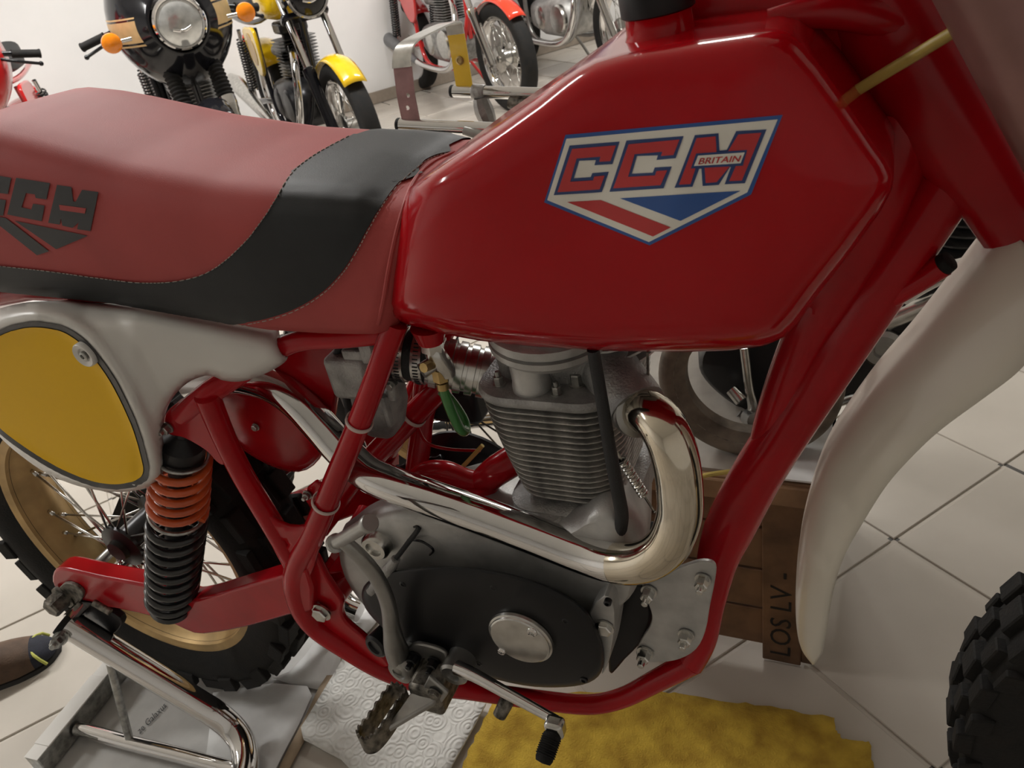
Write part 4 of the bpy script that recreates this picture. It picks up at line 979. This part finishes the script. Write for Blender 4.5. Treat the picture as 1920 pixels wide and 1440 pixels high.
# shoe of a bystander
SH = empty('shoe', atz(40, 1270, 0)); tag(SH, 'brown and navy slip-on shoe with yellow trim standing on the tiles', 'shoe')
toe, heel = atz(116, 1216, 0), atz(-150, 1330, 0); sd = (toe-heel).normalized(); sn = V((-sd.y, sd.x, 0)); SL = (toe-heel).length
def shoe_ring(t, grow_=0, z0=.0, top=None):
    w_ = interp([0, .15, .5, .72, .88, .97, 1], [.030, .038, .040, .046, .040, .022, .004], t)+grow_
    h_ = interp([0, .2, .45, .62, .8, .93, 1], [.085, .085, .080, .066, .050, .034, .014], t) if top is None else top
    c = heel+sd*(SL*t); r = []
    for k in range(16):
        a = 2*pi*k/16; y = cos(a)*w_; zz = sin(a)
        z = z0 if zz <= 0 else z0+(h_-z0)*zz**.7
        r.append(c+sn*y+V((0, 0, z+(0 if zz > 0 else 0))))
    return r
MB().loft([shoe_ring(t, .004, .0, .014) for t in [k/20 for k in range(21)]]).build('sole', M['shoe_sole'], SH)
ts = [k/24 for k in range(25)]
MB().loft([shoe_ring(t, 0, .012) for t in ts if t >= .78]).build('toe_cap', M['shoe_navy'], SH, angle=60)
MB().loft([shoe_ring(t, .0012, .012, None) for t in ts if t <= .84]).build('upper', M['shoe_brown'], SH, angle=60)
q = MB(); r = shoe_ring(.875, .0022, .012); q.tube([p+sd*(-.018+.03*abs(k-4)/4.) for k, p in enumerate(r[0:9])], .003, 8); q.build('trim', M['shoe_trim'], SH)

# ================================================================== wooden crate and the small machine on it
CY = .276; xr = atz(1523, 1255, 0).x; xl = .66; ct = .392; cd = .38
CRT = empty('wooden_crate', ((xl+xr)/2, CY+cd/2, 0)); tag(CRT, 'old brown wooden crate with black stencilled letters', 'crate')
for k in range(4):
    z = .03+k*.088; q = MB(); q.box(((xl+xr)/2-.012, CY+.014, z+.042), (xr-xl-.02, .014, .083)); q.build('plank', M['wood'], CRT, smooth=False, bevel=.0015, seg=1)
for k in range(4):
    z = .03+k*.088; q = MB(); q.box((xr-.012, CY+cd/2, z+.042), (.014, cd-.02, .083)); q.build('plank', M['wood'], CRT, smooth=False, bevel=.0015, seg=1)
for x in (xr-.036, xl+.04): q = MB(); q.box((x-.012, CY+.003, .185), (.060, .012, .36)); BT = q.build('batten', M['wood'], CRT, smooth=False, bevel=.0015, seg=1); 
q = MB(); q.box((xr-.009, CY+.010, .185), (.018, .02, .35)); q.build('corner_post', M['wood'], CRT, smooth=False, bevel=.0015, seg=1)
q = MB(); q.box(((xl+xr)/2, CY+.002, ct-.022), (xr-xl, .020, .036)); q.build('rail', M['wood_light'], CRT, smooth=False, bevel=.002, seg=1)
for j in range(4):
    q = MB(); q.box(((xl+xr)/2, CY+.045+j*.097, ct-.006), (xr-xl+.01, .095, .012)); q.build('lid_board', M['wood_light'], CRT, smooth=False, bevel=.0015, seg=1)
bx0 = xr-.036-.012; yF = CY-.0036
A, B, D = V((bx0+.014, yF, .025)), V((bx0+.014, yF, .215)), V((bx0-.018, yF, .025))
vs, fs = text_tris('LOS LV -', (A, B, D)); MB().add(vs, fs).build('stencil', M['ink'], CRT, smooth=False)
sheet('cardboard_sheet', [], 0, 'paper', '', '') if False else None
q = MB(); q.box((.83, CY+.19, ct+.003), (.40, .37, .006)); tag(q.build('cardboard_sheet', mat('card_grey', (.34, .31, .27), .7, var=.06), smooth=False), 'flat grey-brown cardboard sheet on the wooden crate', 'cardboard')
q = MB(); q.box((1.0, CY+.08, ct+.0082), (.075, .17, .003)); tag(q.build('white_card', M['paper'], smooth=False), 'small white card lying on the crate corner', 'card')
pg = MB(); gx = 8
for i in range(gx+1):
    for j in range(gx+1): pg.v.append(V((.60+.30*i/gx+.04*j/gx, 1.02+.30*j/gx, .42+.10*j/gx+.012*sin(i*1.9+j)+.01*cos(j*2.1))))
for i in range(gx):
    for j in range(gx): k = i*(gx+1)+j; pg.f.append((k, k+1, k+gx+2, k+gx+1))
# little machine: bare wheel, black engine
cw = aty(1404, 690, .332); rr_ = wpx(137, cw); rt_ = wpx(170, cw); cw.z = ct+.007+rt_
SWh = wheel('small_wheel', cw, rr_, rt_, .024, None, rimm='steel_dirty', knob=False, nsp=0, hubm='black_metal', rw=.020, hubr=.02, tyrem='rubber', rd=.32); tag(SWh, 'small dusty brown wheel standing on the crate', 'wheel')
for ch in SWh.children:
    if ch.name.startswith('tyre'): ch.data.materials[0] = mat('tyre_dusty', (.155, .13, .10), .8, var=.25, bump=.4, bscale=120)
MO = empty('spare_engine', (1.03, .50, ct+.006)); tag(MO, 'black engine with chrome kick lever on the crate, behind the small wheel', 'engine')
q = MB(); R_ = []
eo = spl2([(1312,668),(1335,640),(1400,620),(1520,610),(1600,640),(1590,720),(1530,790),(1450,800),(1400,775),(1345,735),(1315,700)], 3)
for s, Y in ((1, .62), (1, .44), (.95, .425), (.6, .42)): R_.append([aty(1450+(x-1450)*s, 700+(y-700)*s, Y) for x, y in eo])
q.loft(R_); q.build('engine_case', M['black_paint'], MO, angle=50)
pt('kick_lever', [(1395,650,.40),(1400,690,.40),(1405,730,.40),(1412,762,.40),(1405,785,.40)], [18,18,18,20,16], 'nickel', MO, 4, 12)
pt('lever_pin', [(1372,730,.40),(1390,752,.39)], 24, 'nickel', MO, 0, 14); pt('peg_end', [(1405,782,.40),(1418,790,.37)], 34, 'steel', MO, 0, 16)
pt('peg_bracket', [(1385,775,.41),(1420,800,.41),(1440,815,.42)], [14,16,14], 'steel', MO, 2, 8)
q = MB(); eo2 = [(1560,640),(1690,560),(1730,640),(1640,760),(1560,790)]
q.prism([aty(x, y, .46) for x, y in spl2(eo2, 3)], (0, .2, 0)); q.build('gearbox', M['black_metal'], MO, bevel=.01)
q = MB(); ce = aty(1655, 655, .455); q.lathe(ce, (0, -1, 0), [(.03, -.02), (.03, .0), (.024, .006), (.012, .006), (.01, .002), (.0003, .002)], 22); q.build('flywheel_cover', M['steel'], MO)
ca_, cb_ = aty(1745, 500, .52), aty(1790, 380, .52)
q = MB(); q.cyl(aty(1720,540,.52), aty(1800,360,.52), .035, 20); q.build('barrel_core', M['black_metal'], MO)
for k in range(10):
    c = lerp(aty(1722,535,.52), aty(1795,375,.52), k/9); dd = (cb_-ca_).normalized(); q = MB(); q.lathe(c, dd, [(.058, 0), (.059, .0008), (.059, .002), (.058, .0028)], 28); q.build('cooling_fin', M['alu_dark'], MO)
pt('frame_tube', [(1690,555,.44),(1780,505,.44),(1900,470,.44)], 40, 'chrome', MO, 2, 16)
pt('frame_tube', [(1660,600,.47),(1760,560,.47),(1900,520,.47)], 46, 'nickel', MO, 2, 16)
pt('frame_tube', [(1800,430,.56),(1870,380,.56)], 40, 'chrome', MO, 0, 16)
pt('gear_pedal', [(1540,765,.42),(1600,745,.40),(1680,735,.38)], 20, 'nickel', MO, 2, 10)
q = MB(); bc = aty(1528, 856, .41); q.lathe(bc, (0, -1, 0), [(.014, -.03), (.014, .006), (.011, .009), (.008, .009), (.007, .005), (.0003, .005)], 18); q.build('drain_plug', M['nickel'], MO)
q = MB(); q.box(aty(1520,835,.43), (.07, .05, .035)); q.build('mount_foot', M['black_metal'], MO, bevel=.006)
YH = MB().tube([atz(1215,850,ct+.01), atz(1235,875,ct+.01), atz(1290,895,ct+.012), atz(1340,888,ct+.014), atz(1400,880,ct+.012)], .0035, 8, smooth=4).build('yellow_hose', M['yellow_tube'])
tag(YH, 'thin yellow hose lying along the crate edge', 'hose')
for ch in MO.children:
    if ch.type == 'MESH':
        z0 = V(ch['_w']).z
        for v in ch.data.vertices:
            if v.co.z+z0 < ct+.0068: v.co.z = ct+.0068-z0
# gold rimmed wheel leaning behind the bike
gw = aty(842, 722, .57)
GW = wheel('spoked_wheel', (gw.x, .57, .322), .240, .322, .055, None, npitch=44, spm='black_metal'); tag(GW, 'knobbly spoked wheel with gold rim standing behind the red bike', 'wheel')
# ================================================================== chrome rack behind the bike
rkA = aty(748, 234, .69); rkd = (aty(1000, 246, .69)-rkA).normalized(); rB = None
for k in range(400):
    Yt = .69+k*.001; p = aty(848, 171, Yt)
    if abs(p.x-rkA.x) < .002 or p.x < rkA.x: rB = p; break
RK = empty('chrome_rack', (rkA.x+.5, .78, 0)); tag(RK, 'chromed tube rack with a U-shaped flat metal bracket and grey tape', 'rack')
for A in (rkA, rB):
    cvt('rail', [A, A+rkd*.35, A+rkd*.70], .0125, 'chrome', RK, 3)
    MB().lathe(A, -rkd, [(.0128, -.004), (.013, .001), (.012, .003), (.001, .0035)], 18).build('end_plug', M['rubber'], RK)
    MB().cyl((A+rkd*.52), V(((A+rkd*.52).x, A.y, 0.0)), .012, 14).build('rack_leg', M['chrome'], RK)
    MB().cyl((A+rkd*.69), V(((A+rkd*.69).x, A.y, 0.0)), .012, 14).build('rack_leg', M['chrome'], RK)
MB().cyl(rkA+rkd*.52, rB+rkd*.52, .010, 12).build('cross_bar', M['chrome'], RK)
pt('lower_rail', [(700,812,.69),(900,786,.69),(1000,775,.69)], 34, 'chrome', RK, 0, 14)
# U bracket: bent flat strip
yA, yB = rkA.y, rB.y; xs = rkA.x+.032
Uz = .135
prof = spline([V((xs-.004, yA, rkA.z)), V((xs-.002, yA, rkA.z+Uz*.45)), V((xs+.002, yA+.004, rkA.z+Uz*.80)), V((xs+.006, yA+.030, rkA.z+Uz*.99)), V((xs+.006, (yA+yB)/2, rkA.z+Uz*1.02)), V((xs+.006, yB-.018, rkA.z+Uz*1.0)), V((xs+.005, yB-.002, rkA.z+Uz*.88)), V((xs+.003, yB, rkA.z+Uz*.45)), V((xs, yB, rkA.z))], 5)
def strip(i0, i1, nm, m):
    q = MB(); secs = []
    for i in range(i0, i1):
        p = prof[i]; t = (prof[min(i+1, len(prof)-1)]-prof[max(i-1, 0)]).normalized(); n = V((0, -t.z, t.y)); wv = V((.019, 0, 0))
        secs.append([p-wv-n*.0015, p+wv-n*.0015, p+wv+n*.0015, p-wv+n*.0015])
    q.loft(secs); return q.build(nm, M[m], RK, angle=30)
n_ = len(prof)
strip(9, n_-9, 'bracket_top', 'nickel'); strip(n_-10, n_, 'bracket_leg', 'bikeyellow')
def holed_leg():
    zt = prof[9].z-rkA.z; out = [(-.023, 0), (.015, 0), (.017, zt*.5), (.0215, zt), (-.0165, zt), (-.021, zt*.5)]
    hs = [(-.004, .030), (.003, .052)]; P = [V(p) for p in out]; ed = [(i, (i+1) % 6) for i in range(6)]
    for hx, hz_ in hs:
        o = len(P); P += [V((hx+.0042*cos(2*pi*k/16), hz_+.0042*sin(2*pi*k/16))) for k in range(16)]; ed += [(o+k, o+(k+1) % 16) for k in range(16)]
    r = delaunay_2d_cdt(P, ed, [], 1, 1e-6); q = MB()
    cen = lambda f: (sum(r[0][i].x for i in f)/len(f), sum(r[0][i].y for i in f)/len(f))
    fs = [tuple(f) for f in r[2] if all(sqrt((cen(f)[0]-hx)**2+(cen(f)[1]-hz_)**2) > .0041 for hx, hz_ in hs)]
    q.add([V((xs+p.x, yA+.004*max(0, (p.y/zt-.55)/.45)**2, rkA.z+p.y)) for p in r[0]], fs)
    return q.build('bracket_leg', M['pink_primer'], RK, solidify=.003, smooth=False)
holed_leg()
MB().lathe(V((xs+.002, yB-.0022, rkA.z+.06)), (0, -1, 0), [(.009, -.001), (.009, .001), (.0055, .002), (.005, .0005), (.0001, .0005)], 14).build('bracket_bush', M['brass'], RK)
cT = rB+rkd*.062
q = MB(); q.lathe(cT-rkd*.014, rkd, [(.0145, 0), (.0155, .004), (.015, .014), (.0158, .024), (.0145, .028)], 14); TP = q.build('tape_wrap', M['tape'], RK)
q = MB()
q.tube([cT+V((.002, -.004, -.012)), cT+V((.006, -.006, -.035)), cT+V((.012, -.006, -.06)), cT+V((.018, -.005, -.078))], [.016, .021, .018, .010], 9, smooth=2); q.build('tape_bunch', M['tape'], RK, angle=20)
pt('side_clamp', [(870,245,.675),(915,258,.675),(960,275,.675)], [16,22,26], 'steel', RK, 2, 10)
pt('side_clamp', [(955,192,yB-.012),(1000,200,yB-.012)], [22,24], 'steel_dirty', RK, 0, 10)

# ================================================================== parked motorcycles along the wall
def arc_guard(c, r, a0, a1, hw, m, par, nm='mudguard', drop=.02):
    q = MB(); secs = []
    for k in range(20):
        a = radians(lerp(a0, a1, k/19)); secs.append([V((c[0]+cos(a)*(r-drop*(y/hw)**2), y, c[2]+sin(a)*(r-drop*(y/hw)**2))) for y in (-hw, -hw*.75, -hw*.35, 0, hw*.35, hw*.75, hw)])
    q.loft(secs, False, False); return q.build(nm, M[m], par, solidify=.003, angle=70)
def tb(nm, pts, r, m, par, sm=4, n=12): return MB().tube([V(p) for p in pts], r, n, smooth=sm).build(nm, M[m], par, angle=60)
def roadster(name, label, pos, head, o, sc=1.0):
    XF[0] = Matrix.Translation(pos) @ Matrix.Rotation(radians(head), 4, 'Z') @ Matrix.Rotation(radians(o.get('lean', 0)), 4, 'X') @ Matrix.Scale(sc, 4)
    R = empty(name, (-.7, 0, 0)); tag(R, label, 'motorcycle', 'parked motorcycles in the background')
    fm, pm = o['frame'], o['paint']
    wheel('front_wheel', (0, 0, .31), .235, .31, .047, R, rimm=o.get('rim', 'chrome'), knob=False, ring=True, npitch=36, nsp=32, hubm='nickel', rw=.034, hubr=.075)
    wheel('rear_wheel', (-1.40, 0, .31), .230, .31, .052, R, rimm=o.get('rim', 'chrome'), knob=False, nsp=0, hubm='nickel', rw=.036, hubr=.09)
    fd = V((-.46, 0, .888))
    FKs = empty('front_fork', (-.2, 0, .6), R)
    for s in (-1, 1):
        A = V((-.02, s*.088, .31)); 
        MB().lathe(A-fd*.03, fd, [(.024, 0), (.027, .02), (.027, .30), (.031, .31), (.031, .345), (.026, .35)], 20).build('slider', M[o.get('slider', 'black_gloss')], FKs)
        if o.get('gaiter'):
            pr_ = []
            for k in range(16): pr_ += [(.029, .34+k*.017), (.036, .348+k*.017)]
            MB().lathe(A, fd, pr_, 18).build('gaiter', M['rubber'], FKs, angle=20)
            MB().lathe(A, fd, [(.033, .30), (.034, .31), (.034, .34), (.03, .345)], 18).build('fork_collar', M['chrome'], FKs)
        MB().cyl(A+fd*.30, A+fd*.76, .0175, 18).build('stanchion', M['chrome'], FKs)
    for t, nm in ((.56, 'lower_yoke'), (.73, 'upper_yoke')):
        c = V((-.02, 0, .31))+fd*t; R5 = Matrix((V((.888, 0, .46)), V((0, 1, 0)), V((-.46, 0, .888)))).transposed()
        MB().box(c+V((-.01, 0, 0)), (.07, .235, .032), R5).build(nm, M[o.get('yoke', 'black_gloss')], FKs, bevel=.01)
    arc_guard((0, 0, .31), .338, o.get('g0', 35), o.get('g1', 160), .055, o.get('guard', pm), R, 'front_mudguard')
    for s in (-1, 1): tb('guard_stay', [(-.02, s*.06, .31), (-.14, s*.062, .50), (-.20, s*.056, .575)], .004, 'chrome', R, 2, 8)
    hz = .93
    if o.get('fairing'):
        F = empty('fairing', (-.2, 0, hz), R); fs_ = [(-.30, .245, .30, -.26), (-.24, .245, .30, -.27), (-.16, .235, .28, -.25), (-.08, .20, .235, -.21), (-.02, .155, .18, -.16), (.02, .12, .135, -.125), (.035, .108, .115, -.112)]
        def fring(x, ry, t, b, k=1.0, n=40):
            r = []
            for j in range(n):
                a = 2*pi*j/n; y = cos(a)*ry*k; z = sin(a)*(t if sin(a) > 0 else -b)*k
                z *= 1-.12*abs(cos(a))**3; r.append(V((-.14+x, y, hz+z)))
            return r
        q = MB(); q.loft([fring(*f_) for f_ in fs_], True, False); q.build('shell', M[o['fairing']], F, solidify=.004, angle=60)
        if o.get('stripe'):
            def sband(z0, z1, mm, k):
                q = MB()
                for s in (0, pi):
                    secs = []
                    for x, ry, t, b in fs_[:5]:
                        row = []
                        for j in range(7):
                            z = lerp(z0, z1, j/6); tt = t if z > 0 else -b; sn_ = max(-1, min(1, z/(tt*.93))); cs = sqrt(1-sn_*sn_)*(1 if s == 0 else -1)
                            row.append(V((-.14+x+.001, cs*ry*k, hz+z)))
                        secs.append(row)
                    q.loft(secs, False, False)
                q.build('stripe', M[mm], F, angle=60)
            sband(-.045, .035, 'gold_paint', 1.012); sband(.042, .048, 'gold_paint', 1.012); sband(-.060, -.053, 'gold_paint', 1.012)
        q = MB(); scr = []
        for k in range(7):
            x = -.30+.20*(1-k/6); z = hz+.22+.16*(k/6); w_ = lerp(.19, .15, (k/6)**2)
            scr.append([V((x-.10+.1*(abs(c)/w_ if w_ else 0)*-.6, c, z-.05*(c/w_)**2)) for c in [lerp(-w_, w_, j/8) for j in range(9)]])
        q.loft(scr, False, False); q.build('screen', M['grey_plastic'], F, solidify=.003)
        HL = V((-.10, 0, hz))
    else:
        HL = V((-.16, 0, .90)); MB().lathe(HL, (1, 0, -.06), [(.02, -.15), (.07, -.13), (.088, -.06), (.092, 0)], 28).build('headlamp_shell', M['black_gloss'], R)
        for s in (-1, 1): tb('lamp_bracket', [(-.28, s*.088, .86), (-.2, s*.095, .88)], .012, fm, R, 0, 8)
    MB().lathe(HL, (1, 0, -.06), [(.094, -.01), (.100, .0), (.101, .014), (.094, .024), (.088, .022)], 36, False).build('headlamp_rim', M['chrome'], R)
    LZ = MB().lathe(HL, (1, 0, -.06), [(.088, .018), (.070, .030), (.04, .036), (.001, .038)], 32).build('headlamp_lens', M[o.get('lens', 'lens')], R)
    tb('bulb_shade', [HL+V((.036, -.035, -.02)), HL+V((.042, 0, -.03)), HL+V((.036, .035, -.02))], .006, 'chrome', R, 3, 8)
    hb_ = [(-.52, -.36, .99), (-.44, -.28, 1.0), (-.36, -.12, 1.02), (-.36, .12, 1.02), (-.44, .28, 1.0), (-.52, .36, .99)] if not o.get('low') else [(-.42, -.37, .90), (-.36, -.2, .94), (-.34, -.1, .95), (-.34, .1, .95), (-.36, .2, .94), (-.42, .37, .90)]
    tb('handlebar', hb_, .011, o.get('bar', 'chrome'), R, 4)
    for s, e in ((-1, 0), (1, 5)):
        a, b = V(hb_[e]), V(hb_[1 if e == 0 else 4]); d = (b-a).normalized()
        MB().lathe(a, d, [(.018, -.004), (.019, 0), (.0165, .006), (.0165, .10), (.018, .105)], 16).build('grip', M['rubber'], R)
        LV = tb('lever', [lerp(a, b, 1.0)+V((.01, 0, -.01)), lerp(a, b, .6)+V((.065, 0, -.02)), lerp(a, b, .0)+V((.06, s*-.0, -.035))], .0065, 'black_gloss', R, 3, 8)
        MB().sphere(lerp(a, b, .0)+V((.06, 0, -.035)), .010).build('lever_ball', M['black_gloss'], R)
    if o.get('indicators'):
        for s in (-1, 1):
            c = HL+V((-.015, s*.265, -.02)); MB().cyl(c+V((-.01, -s*.075, 0)), c, .008, 10).build('indicator_stem', M['chrome'], R)
            MB().lathe(c+V((-.02, 0, 0)), (1, 0, 0), [(.012, -.02), (.034, -.005), (.036, .01)], 22).build('indicator_shell', M['chrome'], R)
            MB().lathe(c+V((-.01, 0, 0)), (1, 0, 0), [(.037, 0), (.038, .006), (.036, .018), (.024, .026), (.001, .028)], 24).build('indicator_lens', M['amber'], R)
    # tank, seat, side covers
    ts_ = [(-.40, .05, .88, .93), (-.44, .105, .82, .99), (-.55, .135, .79, 1.02), (-.70, .13, .79, 1.0), (-.82, .10, .80, .95), (-.90, .07, .81, .89)]
    def rr2(x, hw, z0, z1, n=20):
        r = []
        for j in range(n):
            a = 2*pi*j/n; r.append(V((x, hw*abs(cos(a))**.55*(1 if cos(a) > 0 else -1), (z0+z1)/2+(z1-z0)/2*abs(sin(a))**.6*(1 if sin(a) > 0 else -1))))
        return r
    MB().loft([rr2(*t) for t in ts_]).build('fuel_tank', M[pm], R, angle=60)
    MB().loft([rr2(*t) for t in [(-.84, .09, .82, .87), (-.90, .12, .81, .90), (-1.1, .135, .80, .88), (-1.3, .13, .80, .89), (-1.42, .11, .82, .93), (-1.46, .06, .85, .92)]]).build('seat', M['vinyl_black'], R, angle=60)
    for s in (-1, 1):
        q = MB(); pl = [(-.86, .74), (-.98, .76), (-1.12, .74), (-1.10, .60), (-1.0, .50), (-.90, .55)]
        q.prism([V((x, s*.125, z)) for x, z in spl2(pl, 3)], (0, s*.02, 0)); SCv = q.build('side_cover', M[pm], R, bevel=.008)
        if o.get('number'):
            q = MB(); q.prism([V((-1.0+.07*cos(a), s*.1465, .645+.085*sin(a))) for a in [2*pi*k/24 for k in range(24)]], (0, s*.001, 0)); q.build('number_field', M['gold_paint'], SCv)
    # engine
    em_ = o.get('engine', 'alu_cast')
    E_ = empty('engine', (-.68, 0, .4), R)
    MB().loft([rr2(x, hw, z0, z1) for x, hw, z0, z1 in [(-.42, .06, .33, .42), (-.46, .12, .27, .48), (-.60, .14, .25, .52), (-.78, .14, .26, .50), (-.92, .12, .30, .48), (-.98, .06, .34, .44)]]).build('crankcase', M[em_], E_, angle=60)
    MB().lathe(V((-.55, -.13, .38)), (0, -1, 0), [(.09, -.02), (.09, .008), (.08, .018), (.03, .022), (.001, .022)], 28).build('engine_cover', M[o.get('cover', 'nickel')], E_)
    MB().lathe(V((-.78, -.13, .38)), (0, -1, 0), [(.075, -.02), (.075, .006), (.06, .014), (.001, .016)], 26).build('engine_cover', M[o.get('cover', 'nickel')], E_)
    ud = V((.18, 0, .98)); MB().cyl(V((-.66, 0, .48)), V((-.66, 0, .48))+ud*.26, .055, 20).build('barrel', M[em_], E_)
    for k in range(13):
        c = V((-.66, 0, .50))+ud*(k*.0165); h_ = .095 if k < 8 else .10
        MB().loft([[c+V((x, y, dz)) for x, y in ((-h_, -h_*.8), (-h_*.8, -h_), (h_*.8, -h_), (h_, -h_*.8), (h_, h_*.8), (h_*.8, h_), (-h_*.8, h_), (-h_, h_*.8))] for dz in (0, .003)]).build('cooling_fin', M[o.get('fin', em_)], E_, smooth=False)
    MB().box(V((-.62, 0, .75)), (.16, .15, .06)).build('rocker_box', M[em_], E_, bevel=.015)
    MB().cyl(V((-.74, -.03, .62)), V((-.86, -.05, .63)), .03, 16).build('carburettor', M['alu_cast'], E_)
    FRm_ = empty('frame', (-.7, 0, .5), R)
    tb('down_tube', [(-.34, 0, .90), (-.40, 0, .60), (-.43, 0, .40)], .018, fm, FRm_, 2)
    for s in (-1, 1):
        tb('cradle_tube', [(-.40, 0, .55), (-.43, s*.06, .36), (-.48, s*.11, .25), (-.70, s*.12, .225), (-.92, s*.12, .26), (-.98, s*.12, .45), (-.95, s*.11, .75)], .014, fm, FRm_, 4)
        tb('seat_rail', [(-.50, s*.05, .86), (-.80, s*.10, .79), (-1.1, s*.12, .78), (-1.45, s*.11, .80)], .013, fm, FRm_, 3)
        tb('swingarm', [(-.96, s*.11, .36), (-1.2, s*.11, .34), (-1.42, s*.11, .31)], .018, fm, FRm_, 0)
        q = MB(); a, b = V((-1.32, s*.15, .36)), V((-1.18, s*.15, .74)); d = (b-a).normalized(); u = d.orthogonal().normalized(); w_ = d.cross(u); n = 200
        q.tube([lerp(a, b, lerp(.12, .85, i/n))+(u*cos(i*.55)+w_*sin(i*.55))*.026 for i in range(n+1)], .005, 6); q.build('shock_spring', M[o.get('spring', 'spring_black')], R)
        MB().cyl(a, b, .012, 12).build('shock_body', M['chrome'], R)
    # exhaust
    for s in ((-1,) if not o.get('twin') else (-1, 1)):
        tb('exhaust_pipe', [(-.55, s*.04, .66), (-.42, s*.08, .60), (-.37, s*.12, .46), (-.42, s*.15, .30), (-.55, s*.165, .235), (-.85, s*.17, .24), (-.98, s*.18, .27)], .020, 'chrome', R, 5)
        a, b = V((-.96, s*.18, .265)), V((-1.52, s*.20, .44)); MB().lathe(a, b-a, [(.021, 0), (.026, .06), (.047, .44), (.049, .55), (.046, .58), (.02, .675)], 24).build('silencer', M[o.get('sil', 'nickel')], R)
    arc_guard((-1.40, 0, .31), .345, 40, 175, .07, o.get('rguard', pm), R, 'rear_mudguard', .02)
    MB().lathe(V((-1.72, 0, .62)), (-1, 0, 0), [(.05, -.02), (.055, 0), (.045, .03), (.001, .035)], 18).build('tail_lamp', M['bikered'], R)
    st_ = tb('side_stand', [(-.80, .11, .26), (-.78, .20, .10), (-.76, .24, .006)], .010, fm, R, 2)
    if o.get('plate'):
        pass
    XF[0] = None
    return R
def floorpos(axle_px, z): p = atz(*axle_px, z); return V((p.x, p.y, 0))
HD = -38.
# black bike: located by its headlamp
h = atz(337, 42, .93); rz = Matrix.Rotation(radians(-40), 3, 'Z'); pos = V((h.x, h.y, 0))-rz @ V((-.08, 0, 0))
roadster('road_motorcycle', 'black motorcycle with gold striped fairing, round headlamp and amber indicators', V((pos.x, pos.y, 0)), -40, dict(frame='black_gloss', paint='black_gloss', fairing='black_gloss', stripe=1, indicators=1, gaiter=1, slider='nickel', low=1, bar='black_gloss', engine='alu_cast', guard='black_gloss', g0=60, g1=150))
roadster('road_motorcycle', 'yellow motorcycle with black frame and yellow front mudguard by the white wall', floorpos((662, 240), .31), HD, dict(frame='black_gloss', paint='bikeyellow', slider='black_gloss', yoke='black_gloss', guard='bikeyellow', number=1, engine='black_metal', fin='black_metal', cover='black_metal', g0=45, g1=165, sil='nickel', lens='black_gloss'))
roadster('road_motorcycle', 'red framed motorcycle with orange-red front mudguard and grey engine', floorpos((948, 108), .31), HD, dict(frame='bikered', paint='bikered', slider='chrome', yoke='nickel', guard='bikeorange', engine='alu_cast', g0=45, g1=140, sil='grey_plastic'))
roadster('road_motorcycle', 'silver engined motorcycle with chrome forks and blue tank, farthest along the wall', floorpos((1175, 55), .31), HD, dict(frame='steel', paint='blue_paint', slider='chrome', yoke='chrome', guard='chrome', engine='alu', fin='alu', twin=1, sil='chrome'))
p = atz(-118, 118, .95); rz = Matrix.Rotation(radians(-48), 3, 'Z'); pos = p-rz @ V((-.36, 0, 0))
roadster('road_motorcycle', 'bright red faired motorcycle beside the bare white wall', V((pos.x, pos.y, 0)), -48, dict(frame='bikered', paint='bikered', fairing='bikered', slider='black_gloss', low=1, bar='black_gloss', guard='bikered', engine='alu_cast'))
for o in list(S.objects):
    if '_w' in o: del o['_w']
